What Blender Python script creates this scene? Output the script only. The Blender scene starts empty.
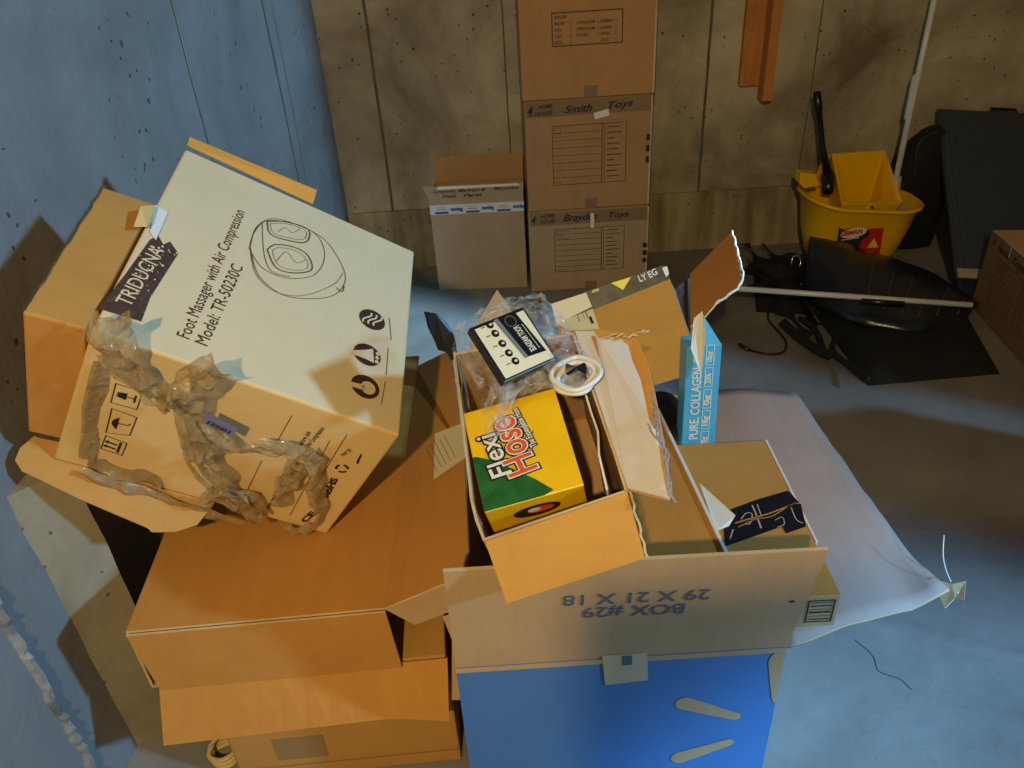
import bpy, bmesh, math, random
from mathutils import Vector, Matrix, noise
V = Vector
random.seed(7)
scene = bpy.context.scene
COL = scene.collection
# ------------------------------------------------------------------ camera model
F = 768.0; H = 1.5
_d = V((590-512, -(1600-384), -F)).normalized()
UP = -_d
FW = V((0, 0, -1)); FW = (FW - FW.dot(UP)*UP).normalized()
XR = FW.cross(UP)
RW = Matrix((XR, FW, UP))            # camera axes -> world
CAM = V((0, 0, H))
def ray(px, py): return RW @ V(((px-512)/F, -(py-384)/F, -1.0))
def Zp(px, py, z=0.0):
    r = ray(px, py); return CAM + r*((z-H)/r.z)
def Yp(px, py, y):
    r = ray(px, py); return CAM + r*(y/r.y)
def Xp(px, py, x):
    r = ray(px, py); return CAM + r*(x/r.x)
def Pl(px, py, p, n):
    r = ray(px, py); return CAM + r*((p-CAM).dot(n)/r.dot(n))
cd = bpy.data.cameras.new('camera'); cam = bpy.data.objects.new('camera', cd); COL.objects.link(cam)
cd.sensor_fit = 'HORIZONTAL'; cd.sensor_width = 36; cd.lens = 36*F/1024; cd.clip_start = .02
cam.matrix_world = Matrix.Translation(CAM) @ RW.to_4x4()
scene.camera = cam
# ------------------------------------------------------------------ materials
def lin(c):
    o = []
    for v in c:
        v /= 255.0
        o.append(v/12.92 if v <= .04045 else ((v+.055)/1.055)**2.4)
    return (*o, 1.0)
MATS = {}
def nodes(name):
    m = bpy.data.materials.new(name); m.use_nodes = True
    nt = m.node_tree; b = nt.nodes['Principled BSDF']
    return m, nt, b
def N(nt, t, **k):
    n = nt.nodes.new(t)
    for a, v in k.items():
        if a in n.inputs: n.inputs[a].default_value = v
        else: setattr(n, a, v)
    return n
def simple(name, c, rough=.6, metal=0, alpha=1, bump=0, bscale=200, var=.06, vscale=6, spec=.5, coat=0, trans=0):
    if name in MATS: return MATS[name]
    m, nt, b = nodes(name)
    b.inputs['Roughness'].default_value = rough; b.inputs['Metallic'].default_value = metal
    b.inputs['Specular IOR Level'].default_value = spec
    b.inputs['Coat Weight'].default_value = coat
    b.inputs['Transmission Weight'].default_value = trans
    tc = N(nt, 'ShaderNodeTexCoord')
    no = N(nt, 'ShaderNodeTexNoise', Scale=vscale, Detail=6.0, Roughness=.6)
    nt.links.new(tc.outputs['Object'], no.inputs['Vector'])
    ra = N(nt, 'ShaderNodeValToRGB')
    l = lin(c)
    ra.color_ramp.elements[0].position = .3; ra.color_ramp.elements[1].position = .7
    ra.color_ramp.elements[0].color = (*[v*(1-var) for v in l[:3]], 1)
    ra.color_ramp.elements[1].color = (*[min(1, v*(1+var)) for v in l[:3]], 1)
    nt.links.new(no.outputs['Fac'], ra.inputs['Fac']); nt.links.new(ra.outputs['Color'], b.inputs['Base Color'])
    b.inputs['Alpha'].default_value = alpha
    if bump:
        n2 = N(nt, 'ShaderNodeTexNoise', Scale=bscale, Detail=3.0)
        nt.links.new(tc.outputs['Object'], n2.inputs['Vector'])
        bp = N(nt, 'ShaderNodeBump', Strength=bump, Distance=.01)
        nt.links.new(n2.outputs['Fac'], bp.inputs['Height']); nt.links.new(bp.outputs['Normal'], b.inputs['Normal'])
    MATS[name] = m; return m
def card(name, c, var=.10, axis=0, rough=.75):
    """corrugated board: fibre mottling, faint flutes, scuffs"""
    if name in MATS: return MATS[name]
    m, nt, b = nodes(name)
    b.inputs['Roughness'].default_value = rough; b.inputs['Specular IOR Level'].default_value = .25
    tc = N(nt, 'ShaderNodeTexCoord')
    mp = N(nt, 'ShaderNodeMapping'); mp.inputs['Scale'].default_value = [(1, 12, 12), (12, 1, 12), (12, 12, 1)][axis]
    nt.links.new(tc.outputs['Object'], mp.inputs['Vector'])
    n1 = N(nt, 'ShaderNodeTexNoise', Scale=4.0, Detail=8.0, Roughness=.65)
    n2 = N(nt, 'ShaderNodeTexNoise', Scale=5.0, Detail=5.0, Roughness=.7)
    nt.links.new(mp.outputs['Vector'], n1.inputs['Vector']); nt.links.new(tc.outputs['Object'], n2.inputs['Vector'])
    ad = N(nt, 'ShaderNodeMix'); ad.data_type = 'FLOAT'; ad.inputs[0].default_value = .6
    nt.links.new(n1.outputs['Fac'], ad.inputs[2]); nt.links.new(n2.outputs['Fac'], ad.inputs[3])
    ra = N(nt, 'ShaderNodeValToRGB'); l = lin(c)
    ra.color_ramp.elements[0].position = .3; ra.color_ramp.elements[1].position = .7
    ra.color_ramp.elements[0].color = (*[v*(1-var*1.3) for v in l[:3]], 1)
    ra.color_ramp.elements[1].color = (*[min(1, v*(1+var*.8)) for v in l[:3]], 1)
    nt.links.new(ad.outputs[0], ra.inputs['Fac']); nt.links.new(ra.outputs['Color'], b.inputs['Base Color'])
    bp = N(nt, 'ShaderNodeBump', Strength=.15, Distance=.004)
    nt.links.new(n1.outputs['Fac'], bp.inputs['Height']); nt.links.new(bp.outputs['Normal'], b.inputs['Normal'])
    MATS[name] = m; return m
def concrete(name, c, c2, pits=1.0, scale=1.0, streak=False, rough=.85, pitc=(40, 38, 34)):
    m, nt, b = nodes(name)
    b.inputs['Roughness'].default_value = rough; b.inputs['Specular IOR Level'].default_value = .3
    tc = N(nt, 'ShaderNodeTexCoord')
    n1 = N(nt, 'ShaderNodeTexNoise', Scale=1.6*scale, Detail=9.0, Roughness=.62, Distortion=.4)
    nt.links.new(tc.outputs['Object'], n1.inputs['Vector'])
    src = n1.outputs['Fac']
    if streak:
        mp = N(nt, 'ShaderNodeMapping'); mp.inputs['Scale'].default_value = (8, 8, 1.0)
        nt.links.new(tc.outputs['Object'], mp.inputs['Vector'])
        ns = N(nt, 'ShaderNodeTexNoise', Scale=1.5, Detail=4.0)
        nt.links.new(mp.outputs['Vector'], ns.inputs['Vector'])
        mx = N(nt, 'ShaderNodeMix'); mx.data_type = 'FLOAT'; mx.inputs[0].default_value = .55
        nt.links.new(n1.outputs['Fac'], mx.inputs[2]); nt.links.new(ns.outputs['Fac'], mx.inputs[3]); src = mx.outputs[0]
    ra = N(nt, 'ShaderNodeValToRGB')
    ra.color_ramp.elements[0].position = .35; ra.color_ramp.elements[0].color = lin(c2)
    ra.color_ramp.elements[1].position = .68; ra.color_ramp.elements[1].color = lin(c)
    nt.links.new(src, ra.inputs['Fac'])
    col = ra.outputs['Color']
    if pits:
        vo = N(nt, 'ShaderNodeTexVoronoi', Scale=34.0*scale, Randomness=1.0)
        wn = N(nt, 'ShaderNodeTexNoise', Scale=30.0, Detail=2.0)
        nt.links.new(tc.outputs['Object'], wn.inputs['Vector'])
        vm = N(nt, 'ShaderNodeVectorMath', operation='MULTIPLY_ADD')
        vm.inputs[1].default_value = (.018, .018, .018)
        nt.links.new(wn.outputs['Color'], vm.inputs[0]); nt.links.new(tc.outputs['Object'], vm.inputs[2])
        nt.links.new(vm.outputs[0], vo.inputs['Vector'])
        # only some cells carry a pit, of differing size
        sp = N(nt, 'ShaderNodeSeparateColor'); nt.links.new(vo.outputs['Color'], sp.inputs[0])
        sz = N(nt, 'ShaderNodeMapRange'); sz.inputs[1].default_value = .45; sz.inputs[2].default_value = 1
        sz.inputs[3].default_value = 0; sz.inputs[4].default_value = .19
        nt.links.new(sp.outputs[0], sz.inputs[0])
        lt = N(nt, 'ShaderNodeMath', operation='LESS_THAN')
        nt.links.new(vo.outputs['Distance'], lt.inputs[0]); nt.links.new(sz.outputs[0], lt.inputs[1])
        ml = N(nt, 'ShaderNodeMath', operation='MULTIPLY'); ml.inputs[1].default_value = .8*pits
        nt.links.new(lt.outputs[0], ml.inputs[0])
        mc = N(nt, 'ShaderNodeMix'); mc.data_type = 'RGBA'; mc.inputs[7].default_value = lin(pitc)
        nt.links.new(ml.outputs[0], mc.inputs[0]); nt.links.new(col, mc.inputs[6]); col = mc.outputs[2]
    nt.links.new(col, b.inputs['Base Color'])
    n3 = N(nt, 'ShaderNodeTexNoise', Scale=25.0, Detail=8.0, Roughness=.7)
    nt.links.new(tc.outputs['Object'], n3.inputs['Vector'])
    bp = N(nt, 'ShaderNodeBump', Strength=.25, Distance=.01)
    nt.links.new(n3.outputs['Fac'], bp.inputs['Height']); nt.links.new(bp.outputs['Normal'], b.inputs['Normal'])
    MATS[name] = m; return m
def clear(name, c, alpha, rough=.12, fold=40):
    m, nt, b = nodes(name)
    b.inputs['Base Color'].default_value = lin(c); b.inputs['Roughness'].default_value = rough
    b.inputs['Specular IOR Level'].default_value = .9
    tc = N(nt, 'ShaderNodeTexCoord'); n = N(nt, 'ShaderNodeTexNoise', Scale=float(fold), Detail=4.0)
    nt.links.new(tc.outputs['Object'], n.inputs['Vector'])
    mr = N(nt, 'ShaderNodeMapRange'); mr.inputs[1].default_value = .35; mr.inputs[2].default_value = .7
    mr.inputs[3].default_value = max(0, alpha-.2); mr.inputs[4].default_value = min(1, alpha+.25)
    nt.links.new(n.outputs['Fac'], mr.inputs[0]); nt.links.new(mr.outputs[0], b.inputs['Alpha'])
    bp = N(nt, 'ShaderNodeBump', Strength=1.0, Distance=.012)
    nt.links.new(n.outputs['Fac'], bp.inputs['Height']); nt.links.new(bp.outputs['Normal'], b.inputs['Normal'])
    MATS[name] = m; return m

KRAFT = card('kraft_board', (188, 138, 70))
KRAFT2 = card('kraft_board_warm', (192, 134, 62), axis=1)
KPALE = card('kraft_board_pale', (184, 152, 112), axis=2)
KIN = card('kraft_inside', (178, 140, 96), axis=1)
KEDGE = card('kraft_cut_edge', (206, 178, 132), var=.3)
KMOVE = card('moving_box_board', (172, 134, 94), axis=2)
KMOVE2 = card('moving_box_board_grey', (170, 146, 118), axis=2)
KORANGE = card('orange_kraft', (205, 148, 66))
KLILAC = card('pale_liner_board', (172, 148, 136), axis=1)
PRINT = card('cream_printed_board', (222, 200, 158), var=.05, axis=1)
PRINTF = card('cream_front_board', (220, 184, 120), var=.05, axis=0)
INK = simple('brown_ink', (62, 40, 32), .6, var=.15, vscale=60)
INKD = simple('dark_ink', (30, 26, 26), .6)
INKB = simple('blue_ink', (78, 92, 112), .6)
MARK = simple('marker_ink', (26, 20, 26), .5)
WHITE = simple('white_paper', (225, 222, 214), .6)
LABEL = simple('cream_label', (226, 208, 160), .55)
BLUEP = simple('blue_print', (70, 116, 172), .55, var=.05)
TAPE = simple('packing_tape', (150, 122, 88), .25, alpha=.75)
BLACKP = simple('black_plastic', (16, 16, 20), .3)
BLACKF = simple('black_fabric', (9, 9, 13), .8, bump=.3, bscale=400)
YELLOW = simple('yellow_plastic', (232, 178, 12), .35, var=.03)
YPRINT = simple('yellow_print', (240, 190, 20), .35, var=.08, vscale=12)
GREENP = simple('green_print', (34, 96, 40), .4, var=.35, vscale=40)
ORP = simple('orange_print', (224, 86, 30), .4)
CYAN = simple('cyan_print', (78, 176, 226), .35, var=.08, vscale=12)
CLT = clear('clear_brown_tape', (160, 134, 90), .80, .06, 40)
CLB = clear('clear_plastic_bag', (215, 220, 228), .16, .06, 45)
POLEM = simple('white_pole', (205, 208, 210), .3)
# ------------------------------------------------------------------ object helpers
def wl(o):
    p = V((0, 0, 0))
    while o is not None: p += o.location; o = o.parent
    return p
def thing(name, label, cat, loc, group=None):
    o = bpy.data.objects.new(name, None); COL.objects.link(o); o.empty_display_size = .05
    o.location = loc; o['label'] = label; o['category'] = cat
    if group: o['group'] = group
    return o
def tag(o, label, cat, group=None):
    o['label'] = label; o['category'] = cat
    if group: o['group'] = group
    return o
def obj(name, verts, faces, mats, parent=None, fm=None, smooth=False, base=None, bevel=0, seg=2):
    """verts in world space; stored relative to the parent chain"""
    if not isinstance(mats, (list, tuple)): mats = [mats]
    off = wl(parent) if parent else V((0, 0, 0))
    loc = V((0, 0, 0))
    if parent is None:
        loc = base if base is not None else V((sum(v[0] for v in verts)/len(verts), sum(v[1] for v in verts)/len(verts), min(v[2] for v in verts)))
    me = bpy.data.meshes.new(name)
    me.from_pydata([tuple(V(v)-off-loc) for v in verts], [], faces)
    for m in mats: me.materials.append(m)
    if fm:
        for p, i in zip(me.polygons, fm): p.material_index = i
    bm = bmesh.new(); bm.from_mesh(me)
    bmesh.ops.recalc_face_normals(bm, faces=bm.faces); bm.to_mesh(me); bm.free()
    if smooth:
        for p in me.polygons: p.use_smooth = True
    me.update()
    o = bpy.data.objects.new(name, me); COL.objects.link(o); o.location = loc
    if parent: o.parent = parent
    if bevel:
        b = o.modifiers.new('bevel', 'BEVEL'); b.width = bevel; b.segments = seg; b.limit_method = 'ANGLE'; b.angle_limit = .6
    return o
class MB:
    def __init__(s): s.v = []; s.f = []; s.m = []
    def add(s, v, f, m=0):
        n = len(s.v); s.v += [V(a) for a in v]; s.f += [tuple(i+n for i in a) for a in f]; s.m += [m]*len(f) if isinstance(m, int) else list(m)
    def build(s, name, mats, parent=None, **k): return obj(name, s.v, s.f, mats, parent, fm=s.m, **k)
def normal(P):
    n = V((0, 0, 0))
    for i in range(len(P)):
        a, b = P[i], P[(i+1) % len(P)]
        n += V(((a.y-b.y)*(a.z+b.z), (a.z-b.z)*(a.x+b.x), (a.x-b.x)*(a.y+b.y)))
    return n.normalized()
def prism(P, d):
    """polygon P extruded by vector d: face 0 top, 1 bottom, rest sides"""
    P = [V(p) for p in P]; n = len(P)
    v = P + [p+d for p in P]
    f = [tuple(range(n)), tuple(range(2*n-1, n-1, -1))] + [(i, (i+1) % n, (i+1) % n+n, i+n) for i in range(n)]
    return v, f, [0, 1]+[2]*n
def panel(name, P, th, mats, parent=None, side=None, **k):
    """board of given thickness; P is the face towards the camera unless side given"""
    P = [V(p) for p in P]; n = normal(P); c = sum(P, V((0, 0, 0)))/len(P)
    if (CAM-c).dot(n) < 0: n = -n
    d = -n*th
    v, f, m = prism(P, d)
    if not isinstance(mats, (list, tuple)): mats = [mats, mats, KEDGE]
    return obj(name, v, f, mats, parent, fm=m, **k)
def jag(a, b, n, amp, nrm, seed=0):
    """points from a to b (exclusive of b) with a torn edge"""
    r = random.Random(seed); a = V(a); b = V(b); t = (b-a); s = t.cross(nrm).normalized(); out = []
    for i in range(n):
        q = a+t*(i/n)
        if i: q += s*r.uniform(-amp, amp) + t*(r.uniform(-.3, .3)/n)
        out.append(q)
    return out
class Fr:
    def __init__(s, o, u, v, w=None):
        s.o = V(o); s.u = V(u).normalized(); v = V(v); s.v = (v-v.dot(s.u)*s.u).normalized()
        s.w = V(w) if w is not None else s.u.cross(s.v)
    def p(s, a, b, c=0.0): return s.o+s.u*a+s.v*b+s.w*c
    def at(s, px, py, c=0.0):
        """local (a,b) of a picture point on the plane w=c"""
        q = Pl(px, py, s.o+s.w*c, s.w)-s.o
        return q.dot(s.u), q.dot(s.v)
    def onw(s, px, py, c=0.0):
        a, b = s.at(px, py, c); return s.p(a, b, c)
def boxv(fr, a0, a1, b0, b1, c0, c1):
    v = [fr.p(a, b, c) for c in (c0, c1) for b in (b0, b1) for a in (a0, a1)]
    f = [(0, 2, 3, 1), (4, 5, 7, 6), (0, 1, 5, 4), (2, 6, 7, 3), (0, 4, 6, 2), (1, 3, 7, 5)]
    return v, f       # bottom, top, front(b0), back(b1), left(a0), right(a1)
def box(name, fr, a0, a1, b0, b1, c0, c1, mat, parent=None, fm=None, bevel=.003, **k):
    v, f = boxv(fr, a0, a1, b0, b1, c0, c1)
    return obj(name, v, f, mat, parent, fm=fm, bevel=bevel, **k)
LIFT = .0012
def patch(mb, fr, pts, c=LIFT, m=0):
    mb.add([fr.p(a, b, c) for a, b in pts], [tuple(range(len(pts)))], m)
def line(mb, fr, pts, w, c=LIFT, closed=False, m=0):
    P = [V((a, b)) for a, b in pts]; n = len(P)
    L = []; R = []
    for i in range(n):
        if closed: t = (P[(i+1) % n]-P[i-1])
        else: t = P[min(i+1, n-1)]-P[max(i-1, 0)]
        t = t.normalized() if t.length > 1e-9 else V((1, 0)); s = V((-t.y, t.x))*w/2
        L.append(P[i]+s); R.append(P[i]-s)
    v = [fr.p(q.x, q.y, c) for q in L+R]; f = []
    for i in range(n if closed else n-1):
        j = (i+1) % n; f.append((i, j, j+n, i+n))
    mb.add(v, f, m)
def rect(mb, fr, a0, b0, a1, b1, w=None, c=LIFT, m=0):
    if w is None: patch(mb, fr, [(a0, b0), (a1, b0), (a1, b1), (a0, b1)], c, m)
    else:
        rect(mb, fr, a0, b0, a1, b0+w, c=c, m=m); rect(mb, fr, a0, b1-w, a1, b1, c=c, m=m)
        rect(mb, fr, a0, b0+w, a0+w, b1-w, c=c, m=m); rect(mb, fr, a1-w, b0+w, a1, b1-w, c=c, m=m)
def ell(cx, cy, rx, ry, n=28, rot=0, a0=0, a1=2*math.pi):
    o = []
    full = abs(a1-a0-2*math.pi) < 1e-6
    for i in range(n if full else n+1):
        t = a0+(a1-a0)*i/n; x, y = rx*math.cos(t), ry*math.sin(t)
        o.append((cx+x*math.cos(rot)-y*math.sin(rot), cy+x*math.sin(rot)+y*math.cos(rot)))
    return o
_tc = {}
def textpoly(s, offset=0.0, shear=0.0):
    key = (s, offset, shear)
    if key in _tc: return _tc[key]
    cu = bpy.data.curves.new('t', 'FONT'); cu.body = s; cu.offset = offset; cu.shear = shear; cu.resolution_u = 3
    o = bpy.data.objects.new('t', cu); COL.objects.link(o)
    bpy.context.view_layer.update()
    dg = bpy.context.evaluated_depsgraph_get()
    me = bpy.data.meshes.new_from_object(o.evaluated_get(dg))
    v = [(p.co.x, p.co.y) for p in me.vertices]; f = [tuple(p.vertices) for p in me.polygons]
    bpy.data.objects.remove(o); bpy.data.curves.remove(cu); bpy.data.meshes.remove(me)
    _tc[key] = (v, f); return v, f
def text(mb, fr, s, a, b, wid, hei, ang=0.0, c=LIFT, offset=0.0, shear=0.0, m=0, ref=None):
    """text whose box starts at (a,b), wid wide and hei high (cap), turned by ang"""
    v, f = textpoly(s, offset, shear)
    if not v: return
    rv, _ = textpoly(ref or s, 0.0, shear)
    x0 = min(p[0] for p in rv); x1 = max(p[0] for p in rv)
    sx = wid/(x1-x0); sy = hei/.73
    ca, sa = math.cos(ang), math.sin(ang)
    mb.add([fr.p(a+(p[0]-x0)*sx*ca-p[1]*sy*sa, b+(p[0]-x0)*sx*sa+p[1]*sy*ca, c) for p in v], f, m)
def tube(mb, pts, r, n=10, m=0, cap=True, ry=None):
    P = [V(p) for p in pts]; k = len(P); rr = r if isinstance(r, (list, tuple)) else [r]*k
    t0 = (P[1]-P[0]).normalized(); u = t0.orthogonal().normalized(); v = []; f = []
    for i in range(k):
        t = (P[min(i+1, k-1)]-P[max(i-1, 0)]).normalized()
        u = (u-u.dot(t)*t).normalized(); w = t.cross(u)
        for j in range(n):
            a = 2*math.pi*j/n; v.append(P[i]+(u*math.cos(a)+w*math.sin(a)*(ry or 1))*rr[i])
    for i in range(k-1):
        for j in range(n): f.append((i*n+j, i*n+(j+1) % n, (i+1)*n+(j+1) % n, (i+1)*n+j))
    if cap: f.append(tuple(range(n-1, -1, -1))); f.append(tuple((k-1)*n+j for j in range(n)))
    mb.add(v, f, m)
def crv(pts, n=6):
    P = [V(p) for p in pts]; out = []
    for i in range(len(P)-1):
        a = P[max(i-1, 0)]; b = P[i]; c = P[i+1]; d = P[min(i+2, len(P)-1)]
        for k in range(n):
            t = k/n
            out.append(.5*((2*b)+(c-a)*t+(2*a-5*b+4*c-d)*t*t+(3*b-3*c+d-a)*t**3))
    out.append(P[-1]); return out
def ribbon(name, C, W, mat, parent=None, amp=.006, nw=7, seed=0, freq=30, th=0.0, nrm=None, curl=0, tag_=None):
    """crumpled strip along centre points C with half-width vectors W"""
    v = []; f = []; k = len(C)
    for i in range(k):
        for j in range(nw):
            s = j/(nw-1)*2-1; q = C[i]+W[i]*s
            nz = noise.noise_vector(q*freq+V((seed*7.1, 0, 0)))
            q = q+nz*amp
            if nrm is not None: q = q+nrm*(curl*(1-s*s)+abs(noise.noise(q*freq*1.7+V((0, seed, 3))))*amp*1.5)
            v.append(q)
    for i in range(k-1):
        for j in range(nw-1): f.append((i*nw+j, i*nw+j+1, (i+1)*nw+j+1, (i+1)*nw+j))
    o = obj(name, v, f, mat, parent)
    return o
def rrect(cx, cy, wx, wy, r_, z, n=6, fx=0):
    P = []
    for k, (sx, sy) in enumerate(((1, 1), (-1, 1), (-1, -1), (1, -1))):
        rr_ = min(r_, wx*.99, wy*.99)
        for i in range(n+1):
            a = math.pi/2*(k+i/n); P.append(V((cx+sx*(wx-rr_)+rr_*math.cos(a), cy+sy*(wy-rr_)+rr_*math.sin(a), z)))
    return P
def loft(mb, rings, m=0, cap0=True, cap1=False):
    n = len(rings[0]); v = [p for r_ in rings for p in r_]; f = []
    for k in range(len(rings)-1):
        for i in range(n): f.append((k*n+i, k*n+(i+1) % n, (k+1)*n+(i+1) % n, (k+1)*n+i))
    if cap0: f.append(tuple(range(n-1, -1, -1)))
    if cap1: f.append(tuple((len(rings)-1)*n+i for i in range(n)))
    mb.add(v, f, m)
# ------------------------------------------------------------------ ROOM
BW = 3.52                                   # back wall
WA = V((-.72, BW, 0)); WB = V((-.875, .70, 0))   # left wall line
wd = (WB-WA).normalized(); WB2 = WA+wd*6.2
wn = V((-wd.y, wd.x, 0));
if wn.x < 0: wn = -wn
CW = concrete('concrete_back', (198, 186, 160), (112, 100, 76), 1.0)
CWL = concrete('concrete_lower_band', (182, 168, 134), (96, 86, 60), .9, streak=True)
CL = concrete('concrete_left', (150, 148, 144), (112, 108, 104), .9, .8)
CF = concrete('concrete_floor', (140, 138, 134), (104, 98, 92), .15, .8, rough=.6, pitc=(60, 60, 62))
def struct(name, v, f, m, **k):
    o = obj(name, v, f, m, **k); o['kind'] = 'structure'; return o
W0 = Fr((0, 0, 0), (1, 0, 0), (0, 1, 0))
o = struct('floor', *boxv(W0, -2.0, 4.2, -2.6, 4.2, -.12, 0), CF)
o = struct('wall_back', *boxv(W0, -.95, 4.2, BW, BW+.2, 0, 2.7), CW)
zl = Yp(700, 191, BW).z
o = struct('trim_1', *boxv(W0, -.72, 4.0, BW-.012, BW, 0, zl), CWL)
FL = Fr(WA, wd, (0, 0, 1), wn)
o = struct('wall_left', *boxv(FL, -.3, 6.2, 0, 2.7, -.2, 0), CL)
# poured form seams on the left wall: raised lines where the panels met
def wallpt(px, py): return FL.at(px, py)
mb = MB()
for (x0, y0, x1, y1, w, j) in ((170, 0, 205, 130, .006, .0015), (262, 0, 298, 180, .009, .002), (272, 0, 305, 180, .004, .001)):
    a, b = wallpt(x0, y0); a2, _ = wallpt(x1, y1); a = (a+a2)/2
    pts = [(a+noise.noise(V((a*9, z*3, 0)))*j*3, z) for z in [i*.09 for i in range(30)]]
    line(mb, FL, pts, w, .0035)
o = mb.build('trim_2', [CW]); o['kind'] = 'structure'
mb = MB()       # thick rough crust of cement along a seam, lower left
a, b = wallpt(45, 690)
pts = []; r = random.Random(3)
for i in range(160):
    z = i*.012
    pts.append((a+noise.noise(V((z*14, 2, 0)))*.008, z))
v = []; f = []
for i, (x, z) in enumerate(pts):
    w = .009+.006*noise.noise(V((z*40, 7, 1))); h = .010+.007*noise.noise(V((z*60, 1, 5)))
    v += [FL.p(x-w, z, -.001), FL.p(x-w*.4, z, h), FL.p(x+w*.5, z, h*.8), FL.p(x+w, z, -.001)]
for i in range(len(pts)-1):
    for k in range(3): f.append((i*4+k, i*4+k+1, i*4+5+k, i*4+4+k))
mb.add(v, f); o = mb.build('trim_3', [concrete('cement_crust', (170, 165, 155), (90, 86, 80), .6, 3)]); o['kind'] = 'structure'
mb = MB()       # vertical poured ridge right of it, its near side sloping up from the wall
a1_, _ = wallpt(60, 600); a2_, _ = wallpt(130, 668)
v = []; f = []
for i in range(36):
    z = i*.02; q = noise.noise(V((z*9, 9, 0)))
    v += [FL.p(a1_+q*.006, z, -.001), FL.p((a1_+a2_)/2, z, .036), FL.p(a2_+q*.006, z, .072+.003*noise.noise(V((z*50, 0, 0)))), FL.p(a2_-.012, z, .060), FL.p(a2_-.05, z, -.001)]
for i in range(35):
    for k in range(4): f.append((i*5+k, i*5+k+1, i*5+6+k, i*5+5+k))
f.append((175, 176, 177, 178, 179))
mb.add(v, f); o = mb.build('trim_6', [concrete('concrete_ridge', (176, 166, 142), (120, 108, 84), .8)]); o['kind'] = 'structure'
# back wall form seams
FB = Fr((0, BW, 0), (1, 0, 0), (0, 0, 1), (0, -1, 0))
mb2 = MB()
for px, w in ((372, .012), (505, .006), (708, .012), (815, .005)):
    a, b = FB.at(px, 60)
    line(mb2, FB, [(a+noise.noise(V((a, z*5, 0)))*.004, zl+z) for z in [i*.1 for i in range(24)]], w, .003)
o = mb2.build('trim_4', [simple('seam_concrete', (96, 88, 72), .9, var=.3, vscale=20, bump=.4)]); o['kind'] = 'structure'
# hairline crack in the floor
mb = MB()
cr = [(855, 640), (872, 655), (880, 672), (900, 680), (912, 690)]
pp = [Zp(x, y) for x, y in cr]; pp = crv(pp, 5)
line(mb, W0, [(p.x+noise.noise(p*40)*.004, p.y+noise.noise(p*40+V((5, 0, 0)))*.004) for p in pp], .0022, .0006)
o = mb.build('trim_5', [simple('crack_dark', (48, 50, 54), .9)]); o['kind'] = 'structure'
# ------------------------------------------------------------------ MOVING BOX STACK at the back wall
def movbox(fr, w, d, h, label, prints, tape, mat, group='moving boxes stacked at the back wall'):
    t = thing('moving_box', label, 'box', fr.p(w/2, d/2, 0), group)
    box('carton', fr, 0, w, 0, d, 0, h, mat, t, bevel=.005)
    ff = Fr(fr.o, fr.u, fr.w, -fr.v)           # front face frame: a right, b up
    for k_, q_ in enumerate(((w*.47, 0, w*.57, h*.10), (w*.46, h*.97, w*.56, h-.001), (.004, h-.062, w-.003, h-.003))):
        if k_ == 2 and not tape: continue
        if k_ == 1 and tape: continue
        mb = MB(); rect(mb, ff, *q_, c=.0010); mb.build('packing_tape', [TAPE], t)
    mb = MB(); rect(mb, ff, w-.007, .004, w+.0005, h-.004, c=.0012); mb.build('pale_edge', [KEDGE], t)  # pale strip down the right edge of the front
    mb = MB(); prints(mb, ff, w, h); mb.build('printed_marks', [INK, MARK, WHITE], t)
    mb = MB()
    return t, ff
def form(mb, ff, w, h):
    a0, a1, b0, b1 = w*.21, w*.80, h*.24, h*.78
    rect(mb, ff, a0, b0, a1, b1, .0022)
    s = a0+(a1-a0)*.67
    rect(mb, ff, s-.001, b0, s+.002, b1); rect(mb, ff, s+.010, b0, s+.012, b1)
    for i in range(1, 8): rect(mb, ff, a0+.004, b0+(b1-b0)*i/8, s, b0+(b1-b0)*i/8+.0015)
    rect(mb, ff, a0+.01, b1-.032, a0+.035, b1-.008, .0014)
    for i, wd_ in enumerate((.05, .06, .03, .05, .045, .055, .03, .05, .04, .05)):
        bb = b1-.018-i*(b1-b0-.02)/10
        rect(mb, ff, s+.022, bb, s+.022+wd_, bb+.0035)
    for t_, x, y in (('FROM', a0+.04, b1-.012), ('CONTENTS', a0+.006, b1-.048), ('TO', a0+.006, b0+.03), ('DATE', a0+.006, b0+.008)):
        text(mb, ff, t_, x, y, .012*len(t_)*.6, .005)
def scribble(mb, ff, strs, m=1):
    for s, a, b, w_, h_, ang in strs: text(mb, ff, s, a, b, w_, h_, ang, offset=.022, shear=.35, m=m, c=.0018)
ws = .515; ds = .36
z1 = .370; z2 = z1+.452; z3 = z2+.46
S1 = Fr((.115, 3.146, 0), (1, -.006, 0), (.006, 1, 0))
def P1(mb, ff, w, h):
    form(mb, ff, w, h)
    scribble(mb, ff, (('4', .012, h-.05, .02, .035, 0), ('HOME', .055, h-.028, .06, .016, .05), ('HOUSE', .05, h-.052, .066, .016, .03),
                      ('Brayden', .150, h-.048, .145, .032, .02), ('Toys', .345, h-.043, .085, .026, 0)))
    text(mb, ff, 'x', w*.99, .1, .001, .001)
    rect(mb, ff, w*.515, h*.80-.01, w*.545, h*.80+.055, m=2, c=.002)
    for i in range(3): rect(mb, ff, w-.020, h*.30+i*.035, w-.002, h*.30+i*.035+.022, m=1)
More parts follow.
